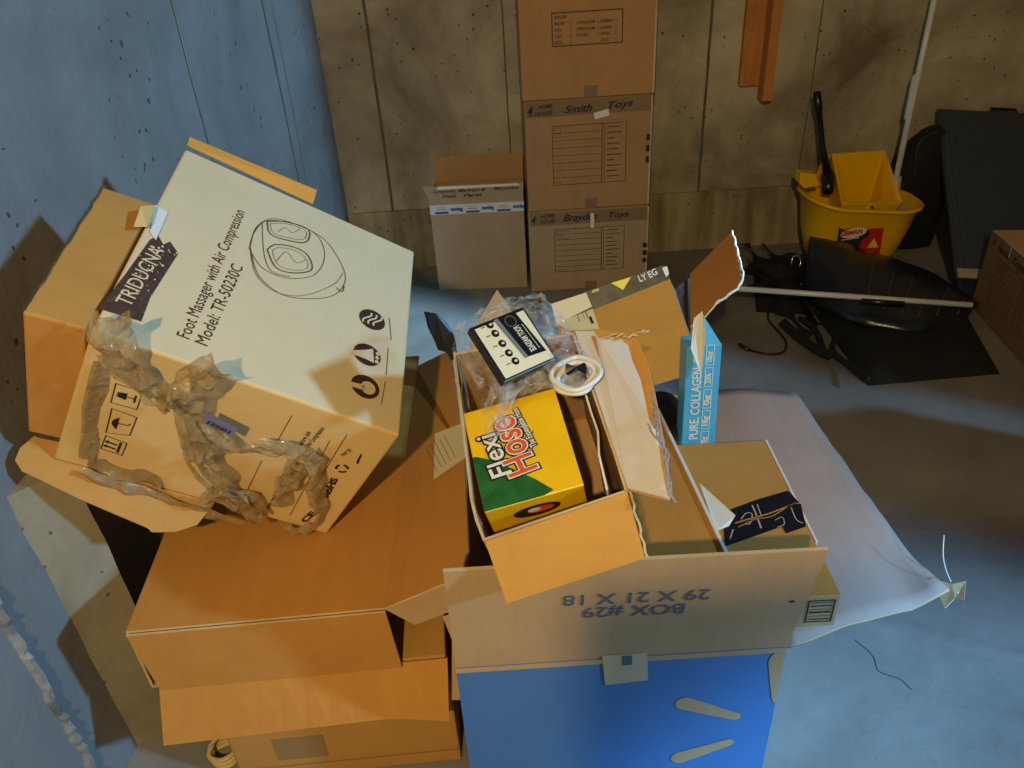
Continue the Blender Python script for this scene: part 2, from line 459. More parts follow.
def P2(mb, ff, w, h):
    form(mb, ff, w, h)
    scribble(mb, ff, (('4', .012, h-.055, .022, .042, 0), ('HOME', .055, h-.030, .06, .016, .05), ('HOUSE', .04, h-.056, .075, .016, .03),
                      ('Smith', .160, h-.052, .11, .030, .02), ('Toys', .335, h-.045, .10, .028, .06)))
    fr = Fr(ff.p(w*.55, h*.815, 0), (1, 0, .22), ff.v, ff.w)
    rect(mb, fr, 0, 0, .06, .026, m=2, c=.002)
    for i in range(3): rect(mb, ff, w-.020, h*.40+i*.045, w-.002, h*.40+i*.045+.026, m=1)
def P3(mb, ff, w, h):
    a0, a1, b0, b1 = w*.235, w*.755, h*.42, h*.68
    rect(mb, ff, a0, b0, a1, b1, .004)
    rows = (('BEDROOM', 0, 0), ('MASTER', 0, 1), ('KIDS', 0, 2), ('GUEST', 0, 3), ('BATH', 0, 4), ('LIVING ROOM', 1, 1), ('DINING ROOM', 1, 2), ('KITCHEN', 1, 3),
            ('BASEMENT', 2, 1), ('LAUNDRY', 2, 2), ('OFFICE', 2, 3), ('ATTIC', 2, 4))
    cx = (a0+.012, a0+.095, a0+.185)
    for s, c_, r_ in rows:
        text(mb, ff, s, cx[c_], b1-.022-r_*.022, len(s)*.0062, .011, offset=.02)
        if r_: rect(mb, ff, cx[c_]+(.055, .076, .056)[c_], b1-.022-r_*.022, cx[c_]+(.063, .084, .064)[c_], b1-.012-r_*.022, .001)
    rect(mb, ff, w*.62, h-.045, w*.645, h+.0, m=2, c=.002)
movbox(S1, ws, ds, z1, 'brown moving box on the floor, lowest of the tall stack, marked Brayden Toys in marker', P1, True, KMOVE2)
S2 = Fr((.118, 3.150, z1+.001), (1, .004, 0), (-.004, 1, 0))
movbox(S2, ws-.004, ds, .450, 'brown moving box in the middle of the tall stack, tape strip marked Smith Toys', P2, True, KMOVE)
S3 = Fr((.112, 3.152, z2+.001), (1, -.004, 0), (.004, 1, 0))
movbox(S3, ws+.004, ds, .458, 'brown moving box at the top of the stack with a printed room checklist', P3, False, card('moving_box_board_top', (182, 136, 88), axis=2))
# ------------------------------------------------------------------ OPEN BOX left of the stack
fo = Fr((-.305, 3.225, 0), (1, -.05, 0), (.05, 1, 0)); wo, do, ho = .405, .245, .425
t = thing('open_carton', 'open empty brown carton with a blue and white tape band, left of the tall stack', 'box', fo.p(wo/2, do/2, 0))
KO = KMOVE2
th = .005
box('front_panel', fo, 0, wo, 0, th, 0, ho, [KO, KIN, KEDGE], t, bevel=.001)
box('back_panel', fo, 0, wo, do-th, do, 0, ho, [KIN], t, bevel=.001)
box('side_panel', fo, 0, th, th, do-th, 0, ho, [KIN], t, bevel=.001)
box('side_panel', fo, wo-th, wo, th, do-th, 0, ho, [KIN], t, bevel=.001)
box('bottom_panel', fo, th, wo-th, th, do-th, .0, th, [KIN], t, bevel=.001)
tl = Yp(424, 186, 3.20); tr = Yp(527, 184, 3.19)
fp = [fo.p(0, 0, ho), fo.p(wo, 0, ho), fo.p(wo+.003, -.012, ho+.062), fo.p(-.022, -.012, ho+.064)]
flap = panel('front_flap', fp, .004, [KO, KIN, KEDGE], t)
ffl = Fr(fp[0], fp[1]-fp[0], fp[3]-fp[0])
if ffl.w.y > 0: ffl.w = -ffl.w
mb = MB(); scribble(mb, ffl, (('Crayons, Markers &', .025, .034, .22, .014, 0), ('Blocks', .28, .036, .11, .014, 0)), m=0)
mb.build('handwritten_lettering', [simple('brown_marker', (52, 32, 22), .6)], flap)
mb = MB(); scribble(mb, ffl, (('Desk', .06, .010, .06, .014, 0), ('Parts', .15, .010, .08, .015, 0)), m=0)
mb.build('handwritten_lettering', [simple('brown_marker', (52, 32, 22), .6)], flap)
mb = MB(); patch(mb, ffl, [(.035, .050), (.06, .050), (.395, .052), (.385, .063), (.05, .064)], .003)
mb.build('torn_tape', [WHITE], flap)
fb = [fo.p(0, do, ho), fo.p(wo, do, ho), fo.p(wo, do+.02, ho+.11), fo.p(0, do+.02, ho+.11)]
panel('back_flap', fb, .004, [KIN, KIN, KEDGE], t)
mb = MB(); fof = Fr(fo.o, fo.u, fo.w, -fo.v)
rect(mb, fof, -.001, ho-.065, wo+.001, ho-.022, c=.0015)
tb = mb.build('tape_band', [simple('white_tape', (205, 208, 214), .3)], t)
mb = MB()
for i in range(3):
    a = .01+i*.135
    text(mb, fof, 'moving', a+.08 if i < 3 else a, ho-.050, .05, .016, offset=.06, c=.0022, m=0)
    rect(mb, fof, a+.01, ho-.062, a+.068, ho-.053, c=.0022, m=0)
    rect(mb, fof, a+.018, ho-.045, a+.060, ho-.042, c=.0022, m=1); rect(mb, fof, a+.022, ho-.036, a+.056, ho-.034, c=.0022, m=1)
mb.build('tape_print', [simple('blue_tape_ink', (28, 70, 140), .4), simple('red_tape_ink', (170, 90, 100), .4)], tb)
# ------------------------------------------------------------------ WOOD hanging by the wall
a = Yp(741, 88, 3.46); wtop = 1.9
WOOD = card('pine_wood', (196, 128, 66), var=.3, axis=2)
fw_ = Fr((a.x, 3.44, a.z), (1, 0, .0), (0, 1, 0))
t = thing('wood_post', 'short L-shaped pair of nailed wooden boards hanging on the back wall above the bucket', 'wood', fw_.p(.06, 0, 0))
box('flat_board', fw_, 0, .10, .045, .079, 0, wtop-a.z, [WOOD], t, bevel=.003)
box('edge_board', fw_, .082, .122, -.035, .044, -.05, wtop-a.z, [WOOD], t, bevel=.003)
# ------------------------------------------------------------------ CARTON STACK under the massager box
zB = .48
Bo = Zp(125, 632, zB); Bl = Zp(157, 533, zB); Bh = Zp(385, 608, zB)
ub = (Bh-Bo).normalized(); vb = V((0, 1, 0)); vb = (Bl-Bo).normalized()
vb = V((vb.x*.4-.02, vb.y, 0)).normalized()
FBx = Fr(Bo, (ub.x, ub.y, 0), (0, 1, 0), (0, 0, 1))
# keep the left edge following the photo: it drifts towards the wall
lw = (Bh-Bo).length; dB = .86; shx = (Bl.x-Bo.x)/(Bl.y-Bo.y)*.55
def Bp(a, b, z): return V((Bo.x+a*ub.x+b*shx, Bo.y+a*ub.y+b, z))
zBb = zB-.150
t = thing('flat_carton', 'wide flat brown carton under the tilted massager box, its right flap raised', 'box', Bp(lw/2, .4, zBb))
mb = MB()
v, f, m = prism([Bp(0, 0, zB), Bp(lw, 0, zB), Bp(lw, 0, zB)+V((0, dB+.01, 0)), Bp(0, dB, zB)], V((0, 0, -.005))); mb.add(v, f, m)
mb.build('top_panel', [KRAFT2, KIN, KEDGE], t, bevel=.0015)
v, f, m = prism([Bp(0, -.004, zB-.006), Bp(lw, -.004, zB-.006), Bp(lw+.010, -.008, zBb), Bp(.018, -.008, zBb)], V((0, .005, 0)))
obj('front_panel', v, f, [KRAFT2, KIN, KEDGE], t, fm=m, bevel=.001)
v, f, m = prism([Bp(0, 0, zB-.005), Bp(0, dB, zB-.005), Bp(0, dB, zBb), Bp(0, 0, zBb)], V((.005, 0, 0)))
obj('side_panel', v, f, [KRAFT, KIN, KEDGE], t, fm=m)
v, f, m = prism([Bp(0, dB, zB-.005), Bp(lw, dB, zB-.005), Bp(lw, dB, zBb), Bp(0, dB, zBb)], V((0, -.005, 0)))
obj('back_panel', v, f, [KRAFT, KIN, KEDGE], t, fm=m)
v, f, m = prism([Bp(0, 0, zBb), Bp(lw, 0, zBb), Bp(lw, dB, zBb), Bp(0, dB, zBb)], V((0, 0, .005)))
obj('bottom_panel', v, f, [KRAFT, KIN, KEDGE], t, fm=m)
v, f, m = prism([Bp(lw-.004, .006, zBb+.006), Bp(lw-.05, .10, zBb+.006), Bp(lw-.05, .10, zB-.02), Bp(lw-.004, .006, zB-.012)], V((-.004, 0, 0)))
obj('dust_flap', v, f, [KIN, KIN, KEDGE], t, fm=m)
# raised right flap
hp = Zp(385, 608, zB); fr_front = Yp(447, 582, hp.y)
sl = (fr_front-hp).normalized(); nfl = sl.cross(V((0, 1, 0))).normalized()
if nfl.z < 0: nfl = -nfl
FF = Fr(hp, sl, (0, 1, 0), nfl)
pts = [(0, 0), FF.at(447, 582), FF.at(462, 576), FF.at(468, 548), FF.at(466, 500), FF.at(464, 452), FF.at(458, 400), FF.at(450, 350), FF.at(405, 372), (-.005, FF.at(405, 372)[1])]
P = [FF.p(a, b) for a, b in pts]
sf = panel('side_flap', P, .005, [KRAFT2, KIN, KEDGE], t)
mb = MB(); lp = [FF.at(435, 434), FF.at(461, 424), FF.at(466, 458), FF.at(434, 480)]
patch(mb, FF, lp, .0012); lb = mb.build('shipping_label', [LABEL], sf)
mb = MB()
LFa = Fr(FF.p(lp[3][0], lp[3][1], 0), FF.p(*lp[2])-FF.p(*lp[3]), FF.p(*lp[0])-FF.p(*lp[3]), FF.w)
lh = (FF.p(*lp[0])-FF.p(*lp[3])).length; lw2 = (FF.p(*lp[2])-FF.p(*lp[3])).length
for i in range(5):
    rect(mb, LFa, lw2*(.16+i*.15), lh*.14, lw2*(.16+i*.15)+.0012, lh*(.75+.04*(i % 3)), c=.0020)
mb.build('label_print', [simple('grey_ink', (120, 112, 90), .6)], lb)
# strip folded down along the flap's front edge
q0, q1 = FF.p(0, 0), FF.p(*FF.at(447, 582))
q2 = Yp(452, 611, hp.y-.004); q3 = Yp(415, 625, hp.y-.006)
panel('tuck_strip', [q0+V((0, -.002, -.001)), q1+V((.004, -.002, -.001)), q2, q3], .004, [KPALE, KIN, KEDGE], t)
# lower carton
t = thing('lower_carton', 'brown carton on the floor under the wide flat carton, front flap hanging open', 'box', Bp(lw/2, .4, 0))
zc = zBb-.001
v, f, m = prism([Bp(.085, .01, zc), Bp(lw+.09, .01, zc), Bp(lw+.09, dB-.06, zc), Bp(.085, dB-.06, zc)], V((0, 0, -zc)))
# body with open-looking front edge
obj('carton', v, f, [KRAFT, KRAFT, KRAFT], t, fm=m, bevel=.004)
y0 = Bp(0, .01, 0).y
fl = [Bp(.012, .005, zc), Bp(lw+.093, .005, zc)]
yf = y0-.05
b0 = Yp(164, 745, yf); b1 = Yp(449, 721, yf-.0); bm_ = Yp(383, 718, yf-.004); bm2 = Yp(300, 726, yf-.002)
mb = MB(); n_ = 12; hi_ = [fl[0].lerp(fl[1], i/n_) for i in range(n_+1)]; lo_ = []
for i in range(n_+1):
    s_ = i/n_; lo_.append(Yp(164+285*s_, 745-27*min(1, s_*1.25)+3*max(0, s_-.8)*5, yf+.004*math.sin(s_*5)))
mb.add(hi_+lo_, [(i, i+1, n_+2+i, n_+1+i) for i in range(n_)])
o = mb.build('front_flap', [KRAFT2], t); so = o.modifiers.new('thick', 'SOLIDIFY'); so.thickness = .004; so.offset = 0
c0 = Yp(455, 615, y0-.01)
panel('torn_corner', [Yp(443, 618, y0-.01), Yp(450, 616, y0-.012), Yp(462, 660, y0-.02), Yp(463, 700, y0-.03), Yp(452, 700, y0-.03), Yp(452, 640, y0-.02)], .004, [KPALE, KIN, KEDGE], t)
mb = MB(); Fc = Fr(Bp(.0, .0095, 0), ub, (0, 0, 1), (0, -1, 0))
rect(mb, Fc, .086, .038, lw+.088, .041, c=.0005); rect(mb, Fc, .17, .06, .27, .13, c=.0006)
mb.build('tape_strip', [simple('aged_tape', (150, 118, 72), .35)], t)
# rope coil
cc = Zp(224, 748, .03); cc.y -= .0
mb = MB()
for k in range(3):
    pts = [cc+V((math.cos(a)*(.030+.004*math.sin(3*a+k)), math.sin(a)*.026, .006+k*.011+.003*math.sin(2*a+k))) for a in [i*2*math.pi/28 for i in range(29)]]
    tube(mb, pts, .0055, 7, cap=False)
tube(mb, [cc+V((-.03, 0, .035)), cc+V((-.01, .01, .052)), cc+V((.02, .02, .055))], .0045, 7)
o = mb.build('rope_coil', [card('sisal_rope', (214, 186, 130), var=.4)], smooth=True)
o.location.z = 0.0
tag(o, 'small coil of pale twine on the floor beside the lower carton', 'rope')
# ------------------------------------------------------------------ MASSAGER BOX (tilted, leaning on the wall)
MT = V((-.781, 1.057, .743)); MR = Matrix(((.831, .002, .556), (.124, .974, -.189), (-.542, .226, .809)))
MI, MJ, MK = .486, .528, .330
MF = Fr(MT, MR.col[0], MR.col[1], MR.col[2])
t = thing('massager_carton', 'large cream foot massager carton tilted against the left wall, torn clear tape on its front', 'box', MF.p(MI, MJ/2, 0))
base_b = box('carton', MF, 0, MI, 0, MJ, 0, MK, [PRINT, PRINTF], t, fm=[0, 0, 1, 0, 1, 0], bevel=.005, seg=3)
MTp = Fr(MF.p(0, 0, MK), MF.u, MF.v, MF.w)            # top face
MFr = Fr(MF.p(0, 0, 0), MF.u, MF.w, -MF.v)           # front face (a along, b up)
mb = MB()
def tline(s, p0, p1, h, off=.0):
    a = V(MTp.at(*p0)); b = V(MTp.at(*p1)); d = b-a
    text(mb, MTp, s, a.x, a.y, d.length, h, math.atan2(d.y, d.x), offset=off)
tline('Foot Massager with Air Compression', (189, 340), (245, 213), .021)
tline('Model: TR-50230C', (207, 347), (243, 268), .021)
mb.build('title_lettering', [INK, PRINT], t)
# icons
for (cx, cy), kind in zip(((372, 320), (367, 355), (365, 387)), 'abc'):
    a, b = MTp.at(cx, cy); R_ = .026; mb = MB()
    patch(mb, MTp, ell(a, b, R_, R_*1.02), LIFT, 0)
    if kind == 'a':
        for s in (-.4, 0, .4):
            line(mb, MTp, [(a+s*R_+.3*R_*math.sin(q*2.2), b+q*R_*.62) for q in [i/6-1 for i in range(13)]], .0035, LIFT+.0008, m=1)
    if kind == 'b':
        patch(mb, MTp, [(a-R_*1.0, b-.1*R_), (a-.2*R_, b+.35*R_), (a+.35*R_, b+.75*R_), (a+.55*R_, b-.6*R_), (a-.1*R_, b-.5*R_), (a-R_*1.02, b-.5*R_)], LIFT+.0008, 1)
        for s in (.4, 0, -.4): patch(mb, MTp, ell(a+.72*R_, b+s*R_, R_*.15, R_*.17, 10), LIFT+.0012, 1)
    if kind == 'c':
        patch(mb, MTp, ell(a+.2*R_, b-.05*R_, R_*.52, R_*.58, 18), LIFT+.0008, 1)
        patch(mb, MTp, [(a-1.02*R_, b-.05*R_), (a, b+.1*R_), (a, b-.4*R_), (a-1.02*R_, b-.45*R_)], LIFT+.0008, 1)
    mb.build('round_icon', [INK, PRINT], t)
mb = MB()
for p0, p1 in (((389, 318), (391, 340)), ((388, 348), (386, 375)), ((385, 382), (381, 405))):
    a = V(MTp.at(*p0)); b = V(MTp.at(*p1)); line(mb, MTp, [tuple(a), tuple(b)], .0012)
# tiny specification lines, faint
mb.build('fine_print', [INK, PRINT], t)
# massager drawing
mb = MB()
def px_loop(pts, w=.0014, closed=True, sm=True):
    P = [V((*MTp.at(*p), 0)) for p in pts]
    if sm:
        Q = P+[P[0]] if closed else P
        P = crv(Q, 5)
        if closed: P = P[:-1]
    line(mb, MTp, [(p.x, p.y) for p in P], w, closed=closed)
px_loop([(250, 247), (256, 228), (272, 219), (297, 225), (322, 238), (336, 255), (345, 275), (342, 288), (330, 297), (305, 299), (280, 294), (258, 275)])
px_loop([(249, 249), (254, 233), (267, 221), (293, 224), (315, 234), (324, 250), (322, 266), (310, 277), (285, 278), (262, 268)])
px_loop([(262, 224), (264, 255), (272, 272), (290, 277)], closed=False)
px_loop([(267, 222), (285, 222), (307, 229), (309, 238), (303, 243), (285, 240), (270, 234)], .0026)
px_loop([(270, 224), (286, 224), (304, 230), (306, 237), (300, 240), (284, 237), (273, 233)], .001)
px_loop([(267, 250), (275, 245), (292, 247), (306, 254), (312, 266), (308, 272), (290, 273), (275, 267)], .0026)
px_loop([(272, 251), (278, 248), (292, 250), (303, 256), (308, 265), (304, 270), (290, 270), (277, 264)], .001)
px_loop([(278, 232), (285, 228), (292, 233), (300, 229)], .001, False); px_loop([(276, 262), (286, 252), (296, 263), (306, 260)], .001, False)
px_loop([(250, 252), (256, 275), (275, 292), (303, 296), (333, 285), (343, 273)], .0012, False)
px_loop([(336, 288), (342, 292), (344, 286)], .002, False)
mb.build('massager_drawing', [simple('drawing_ink', (96, 78, 66), .6)], t)
# torn brand logo patch
mb = MB(); r = random.Random(5)
lg = [MTp.at(*p) for p in ((150, 240), (158, 236), (163, 245), (170, 242), (178, 254), (150, 298), (141, 322), (98, 309), (125, 275))]
patch(mb, MTp, lg, LIFT); lo = mb.build('brand_patch', [simple('brown_patch', (78, 56, 48), .55, var=.3, vscale=90)], t)
mb = MB()
a = V(MTp.at(130, 308)); b = V(MTp.at(164, 252)); d = b-a
text(mb, MTp, 'TRIDUCNA', a.x, a.y, d.length, .024, math.atan2(d.y, d.x), LIFT+.001, offset=.005)
for i in range(60):
    x = r.random()**.6; q = V(lg[0])+(V(lg[4])-V(lg[0]))*r.random(); q2 = V(lg[7])+(V(lg[6])-V(lg[7]))*r.random()
    p = q2+(q-q2)*x; s = r.uniform(.0006, .003)*(x+.2)
    patch(mb, MTp, [(p.x+s*math.cos(k)*r.uniform(.5, 1.4), p.y+s*math.sin(k)) for k in (0, 1.2, 2.4, 3.8, 5)], LIFT+.0007)
mb.build('brand_lettering', [PRINT], lo)
# front print: handling symbols, certification marks
mb = MB()
def frm(p0, p1, p2, p3): return [MFr.at(*p) for p in (p0, p1, p2, p3)]
def outline(P, w=.0022): line(mb, MFr, P, w, closed=True)
def mixp(P, s, t_): # bilinear
    a, b, c, d = [V(p) for p in P]; return tuple((a*(1-s)+b*s)*(1-t_)+(d*(1-s)+c*s)*t_)
sy = [frm((101, 448), (122, 455), (127, 443), (106, 435)), frm((106, 432), (130, 435), (137, 417), (112, 408)), frm((111, 402), (137, 409), (143, 391), (116, 383))]
for k, Q in enumerate(sy):
    mb = MB(); outline(Q)
    if k == 0:
        for s in (.3, .62):
            line(mb, MFr, [mixp(Q, .08, s), mixp(Q, .62, s)], .0035); patch(mb, MFr, [mixp(Q, .02, s), mixp(Q, .2, s-.12), mixp(Q, .2, s+.12)])
        line(mb, MFr, [mixp(Q, .75, .1), mixp(Q, .75, .9)], .004)
    if k == 1:
        c_ = [mixp(Q, .30+.28*math.sin(q), .5+.30*math.cos(q)) for q in [i*math.pi/10 for i in range(11)]]
        patch(mb, MFr, [mixp(Q, .38, .2)]+[mixp(Q, .38-.26*math.sin(math.pi*i/8), .2+.55*i/8) for i in range(1, 8)]+[mixp(Q, .38, .75)])
        line(mb, MFr, [mixp(Q, .38, .48), mixp(Q, .8, .48), mixp(Q, .85, .6)], .002)
    if k == 2:
        patch(mb, MFr, [mixp(Q, .15, .4), mixp(Q, .15, .62), mixp(Q, .5, .68), mixp(Q, .5, .32)]); line(mb, MFr, [mixp(Q, .5, .5), mixp(Q, .8, .5)], .002); line(mb, MFr, [mixp(Q, .82, .3), mixp(Q, .82, .7)], .003)
    mb.build('handling_symbol', [INKD], t)
mb = MB()
def fline(s, p0, p1, h, off=.02):
    a = V(MFr.at(*p0)); b = V(MFr.at(*p1)); d = b-a; text(mb, MFr, s, a.x, a.y, d.length, h, math.atan2(d.y, d.x), offset=off)
fline('RoHS', (328, 497), (338, 479), .013, .05)
fline('CE', (306, 522), (316, 513), .012, .05)
fline('Air Compression', (310, 446), (325, 428), .009); fline('Foot Massager', (283, 492), (300, 462), .008)
fline('Please read instructions', (268, 510), (286, 478), .007); fline('before use', (302, 446), (311, 432), .009)
fline('PAP 20', (344, 456), (352, 450), .008); a = MFr.at(359, 455); patch(mb, MFr, [MFr.at(356, 462), MFr.at(361, 453), MFr.at(362, 455), MFr.at(358, 464)])
for p0, p1 in (((292, 415), (278, 440)), ((347, 434), (320, 478)), ((262, 460), (240, 505)), ((330, 440), (290, 515))):
    line(mb, MFr, [MFr.at(*p0), MFr.at(*p1)], .0012)
c_ = MFr.at(342, 468)
for k in range(3):
    a0 = k*2.094+.3
    line(mb, MFr, ell(c_[0], c_[1], .010, .010, 5, 0, a0, a0+1.4), .0045)
mb.build('front_print', [INKD], t)
# raised flap along the back edge
fb_ = [MF.p(-.002, MJ+.001, MK), MF.p(.262, MJ+.001, MK), MF.p(.262, MJ+.075, MK+.066), MF.p(.0, MJ+.075, MK+.062)]
q = [MF.at(*p, MK) for p in ((187, 145),)]
def jplane(px, py, j): return Pl(px, py, MF.p(0, j, 0), MF.v)
f1 = jplane(190, 137, MJ+.02); f2 = jplane(317, 190, MJ+.02); f3 = jplane(313, 204, MJ); f0 = jplane(187, 145, MJ)
panel('back_flap', [f0, f3, f2, f1], .005, [KORANGE, KIN, KEDGE], t)
# side gusset flap: bright strip on the front left, standing slightly off the face
s0 = [jplane(92, 326, -.004), jplane(97, 332, -.012), jplane(78, 400, -.030), jplane(82, 462, -.03), jplane(50, 462, -.004), jplane(66, 400, -.004)]
# folded-back tab on the top's left edge
tb_ = [MF.onw(134, 226, MK+.012), MF.onw(141, 206, MK+.02), MF.onw(156, 205, MK+.012), MF.onw(152, 222, MK+.01), MF.onw(147, 226, MK+.016)]
panel('torn_tab', tb_, .002, [PRINTF, PRINTF, WHITE], t)
panel('torn_tab', [MF.onw(156, 205, MK+.003), MF.onw(168, 212, MK+.003), MF.onw(156, 240, MK+.003), MF.onw(150, 232, MK+.003)], .001, [WHITE, WHITE, WHITE], t)
# clear brown tape remnants
def tribbon(pts, amp=.005, seed=0, curl=.004, name='crumpled_tape', mat=CLT, sub=5):
    C = []; Wd = []
    for (px, py, h, w) in pts: C.append(jplane(px, py, -h)); Wd.append(w)
    n = 4; CC = crv(C, n); WW = []
    for i in range(len(CC)):
        s = i/n; k = min(int(s), len(Wd)-2); fr = s-k; WW.append(Wd[k]*(1-fr)+Wd[k+1]*fr)
    out = []
    nr = -MF.v
    for i in range(len(CC)):
        tt = (CC[min(i+1, len(CC)-1)]-CC[max(i-1, 0)]).normalized(); s_ = tt.cross(nr).normalized()
        tw = noise.noise(V((i*.25, seed*3.3, 0)))*1.1
        out.append((s_*math.cos(tw)+nr*math.sin(tw))*WW[i]/2)
    return ribbon(name, CC, out, mat, t, amp*1.35, 9, seed, 32, nrm=nr, curl=curl)
tribbon([(108, 312, .012, .055), (115, 340, .025, .060), (128, 368, .03, .055), (150, 388, .034, .045), (172, 402, .04, .05)], .010, 1)
tribbon([(165, 396, .038, .05), (188, 418, .04, .06), (200, 448, .034, .06), (215, 472, .03, .05), (235, 498, .024, .045), (262, 520, .02, .03)], .010, 2)
tribbon([(222, 362, .05, .05), (205, 372, .05, .05), (192, 388, .045, .05), (188, 410, .04, .04)], .007, 3)
tribbon([(100, 352, .01, .02), (118, 372, .018, .02), (150, 392, .03, .025), (170, 400, .035, .02)], .005, 4)
tribbon([(196, 412, .04, .02), (212, 430, .04, .03), (232, 446, .036, .030), (262, 446, .034, .034), (292, 450, .034, .028), (312, 455, .03, .02)], .006, 5)
tribbon([(306, 450, .03, .02), (316, 464, .03, .03), (314, 485, .026, .032), (320, 505, .016, .03), (318, 520, .010, .02), (298, 530, .008, .02), (285, 524, .008, .02)], .006, 6)
tribbon([(300, 460, .026, .03), (290, 478, .022, .035), (282, 492, .018, .03), (278, 508, .014, .025)], .006, 7)
tribbon([(205, 500, .02, .02), (225, 488, .02, .035), (248, 500, .018, .05), (262, 515, .012, .03)], .009, 8)
tribbon([(186, 430, .03, .02), (190, 462, .03, .014), (212, 488, .026, .014), (240, 510, .02, .016)], .004, 9)
tribbon([(80, 468, .012, .018), (118, 485, .012, .026), (160, 497, .012, .03), (205, 512, .012, .03), (245, 524, .012, .02)], .004, 10, name='edge_tape')
tribbon([(108, 360, .003, .04), (96, 400, .003, .035), (91, 435, .003, .03), (86, 460, .003, .025)], .0015, 11, 0, 'edge_tape')
tribbon([(88, 462, .003, .03), (120, 470, .003, .035), (148, 478, .003, .035), (155, 487, .004, .03)], .0015, 12, 0, 'edge_tape')
mb = MB(); a_ = [jplane(206, 412, -.045), jplane(238, 428, -.045), jplane(233, 437, -.045), jplane(202, 422, -.045)]
fb2 = Fr(a_[3], a_[2]-a_[3], a_[0]-a_[3]); fb2.w = -fb2.w if fb2.w.y > 0 else fb2.w
L_ = (a_[2]-a_[3]).length
mb.add(a_, [(0, 1, 2, 3)], 0)
r = random.Random(2); x = .006
while x < L_-.01:
    w_ = r.uniform(.0012, .003); rect(mb, fb2, x, .003, x+w_, .011, c=.0012, m=1); x += w_+r.uniform(.001, .003)
mb.build('barcode_sticker', [simple('sticker_violet', (120, 116, 150), .4), INKD], t)
# plain slim carton between the massager box and the wall
t = thing('plain_carton', 'plain narrow brown carton wedged between the massager box and the left wall', 'box', MF.p(-.05, .2, .05))
si0, si1 = -.088, -.006
a0_ = jplane(22, 312, .004); a1_ = jplane(86, 329, .004); dn_ = jplane(28, 432, .004)-a0_
bk_ = MF.v*.335+MF.u*.002
tq = [a0_, a1_, a1_+bk_, a0_+bk_]
mb = MB(); mb.add(tq+[p+dn_ for p in tq], [(0, 1, 2, 3), (7, 6, 5, 4), (0, 4, 5, 1), (1, 5, 6, 2), (2, 6, 7, 3), (3, 7, 4, 0)], [0, 0, 1, 0, 0, 0])
mb.build('carton', [KRAFT, KRAFT2], t, bevel=.004)
mb = MB(); r = random.Random(4); e_ = [a0_.lerp(a0_+bk_, i/30)+MF.w*.0035+MF.u*r.uniform(-.001, .003) for i in range(31)]
tube(mb, e_, .0011, 5); mb.build('torn_edge', [simple('dark_kraft', (84, 58, 34), .8)], t)
def kpl(px, py, k): return Pl(px, py, MF.p(0, 0, k), MF.w)
# long outer flap under the massager box
FD = Fr(MF.p(0, 0, -.004), MF.u, (-MF.v*.93-MF.w*.37), None)
if FD.w.z < 0: FD.w = -FD.w
q1 = FD.at(15, 462); q2 = FD.at(28, 436); q3 = FD.at(20, 470); q4 = FD.at(150, 531); q5 = FD.at(157, 533)
pts = [(q2[0], max(q2[1], 0)), q1, (q3[0], q3[1]), FD.at(80, 499), FD.at(148, 528), FD.at(152, 532), FD.at(175, 531), FD.at(198, 525), (FD.at(205, 520)[0], 0), (.1, -.0), (q2[0]+.02, 0)]
th_ = thing('loose_flap', 'long rounded cardboard flap sticking out beneath the tilted massager box', 'cardboard', MF.p(.1, 0, -.01))
ptsb = [FD.at(34, 436), FD.at(20, 448), FD.at(15, 460), FD.at(22, 471), FD.at(80, 499), FD.at(148, 528), FD.at(152, 532), FD.at(175, 532), FD.at(197, 525), (.27, .0), (.27, -.06), (-.03, -.03)]
panel('flap_board', [FD.p(a, b) for a, b in ptsb], .005, [KRAFT, KIN, KEDGE], th_)
# ------------------------------------------------------------------ BLUE BOX
bx0, bx1, by0, by1, bz = -.120, .416, .808, 1.558, .457
t = thing('blue_carton', 'big open blue printed carton full of packaging in the foreground, front flap standing up', 'box', V(((bx0+bx1)/2, (by0+by1)/2, 0)))
th = .006
box('front_panel', W0, bx0, bx1, by0, by0+th, 0, bz, [KPALE, BLUEP], t, fm=[0, 0, 1, 0, 0, 0], bevel=0)
box('back_panel', W0, bx0, bx1, by1-th, by1, 0, bz, [KPALE], t, bevel=.001)
box('side_panel', W0, bx0, bx0+th, by0+th, by1-th, 0, bz, [KPALE], t, bevel=.001)
box('side_panel', W0, bx1-th, bx1, by0+th, by1-th, 0, bz, [KPALE], t, bevel=.001)
box('bottom_panel', W0, bx0+th, bx1-th, by0+th, by1-th, 0, th, [KPALE], t, bevel=.001)
FBF = Fr((bx0, by0, 0), (1, 0, 0), (0, 0, 1), (0, -1, 0))
mb = MB()
rect(mb, FBF, 0, bz-.012, bx1-bx0, bz+.0, c=.0015, m=0); mb.build('fold_strip', [KPALE], t)
def petal(p0, p1, w0, w1):
    a = V(FBF.at(*p0)); b = V(FBF.at(*p1)); d = (b-a).normalized(); s = V((-d.y, d.x)); P_ = []
    for i in range(9):
        q = math.pi/2+math.pi*i/8; P_.append(a+d*w0*math.cos(q)+s*w0*math.sin(q))
    for i in range(9):
        q = -math.pi/2+math.pi*i/8; P_.append(b+d*w1*math.cos(q)+s*w1*math.sin(q))
    P_ = [(min(p.x, bx1-bx0-.001), p.y) for p in P_]
    mb = MB(); patch(mb, FBF, P_, .0012, 0); mb.build('emblem_petal', [KPALE], t)
petal((685, 703), (735, 716), .017, .010); petal((680, 757), (728, 742), .017, .010)
petal((790, 660), (783, 696), .036, .020); petal((786, 770), (780, 757), .03, .018)
A0 = V((bx0, by0, bz)); A1 = V((bx1, by0, bz))
yt = by0-.026
T0 = Yp(443, 572, yt); T1 = Yp(829, 550, yt)
FFp = [A0, A1, T1, T0]
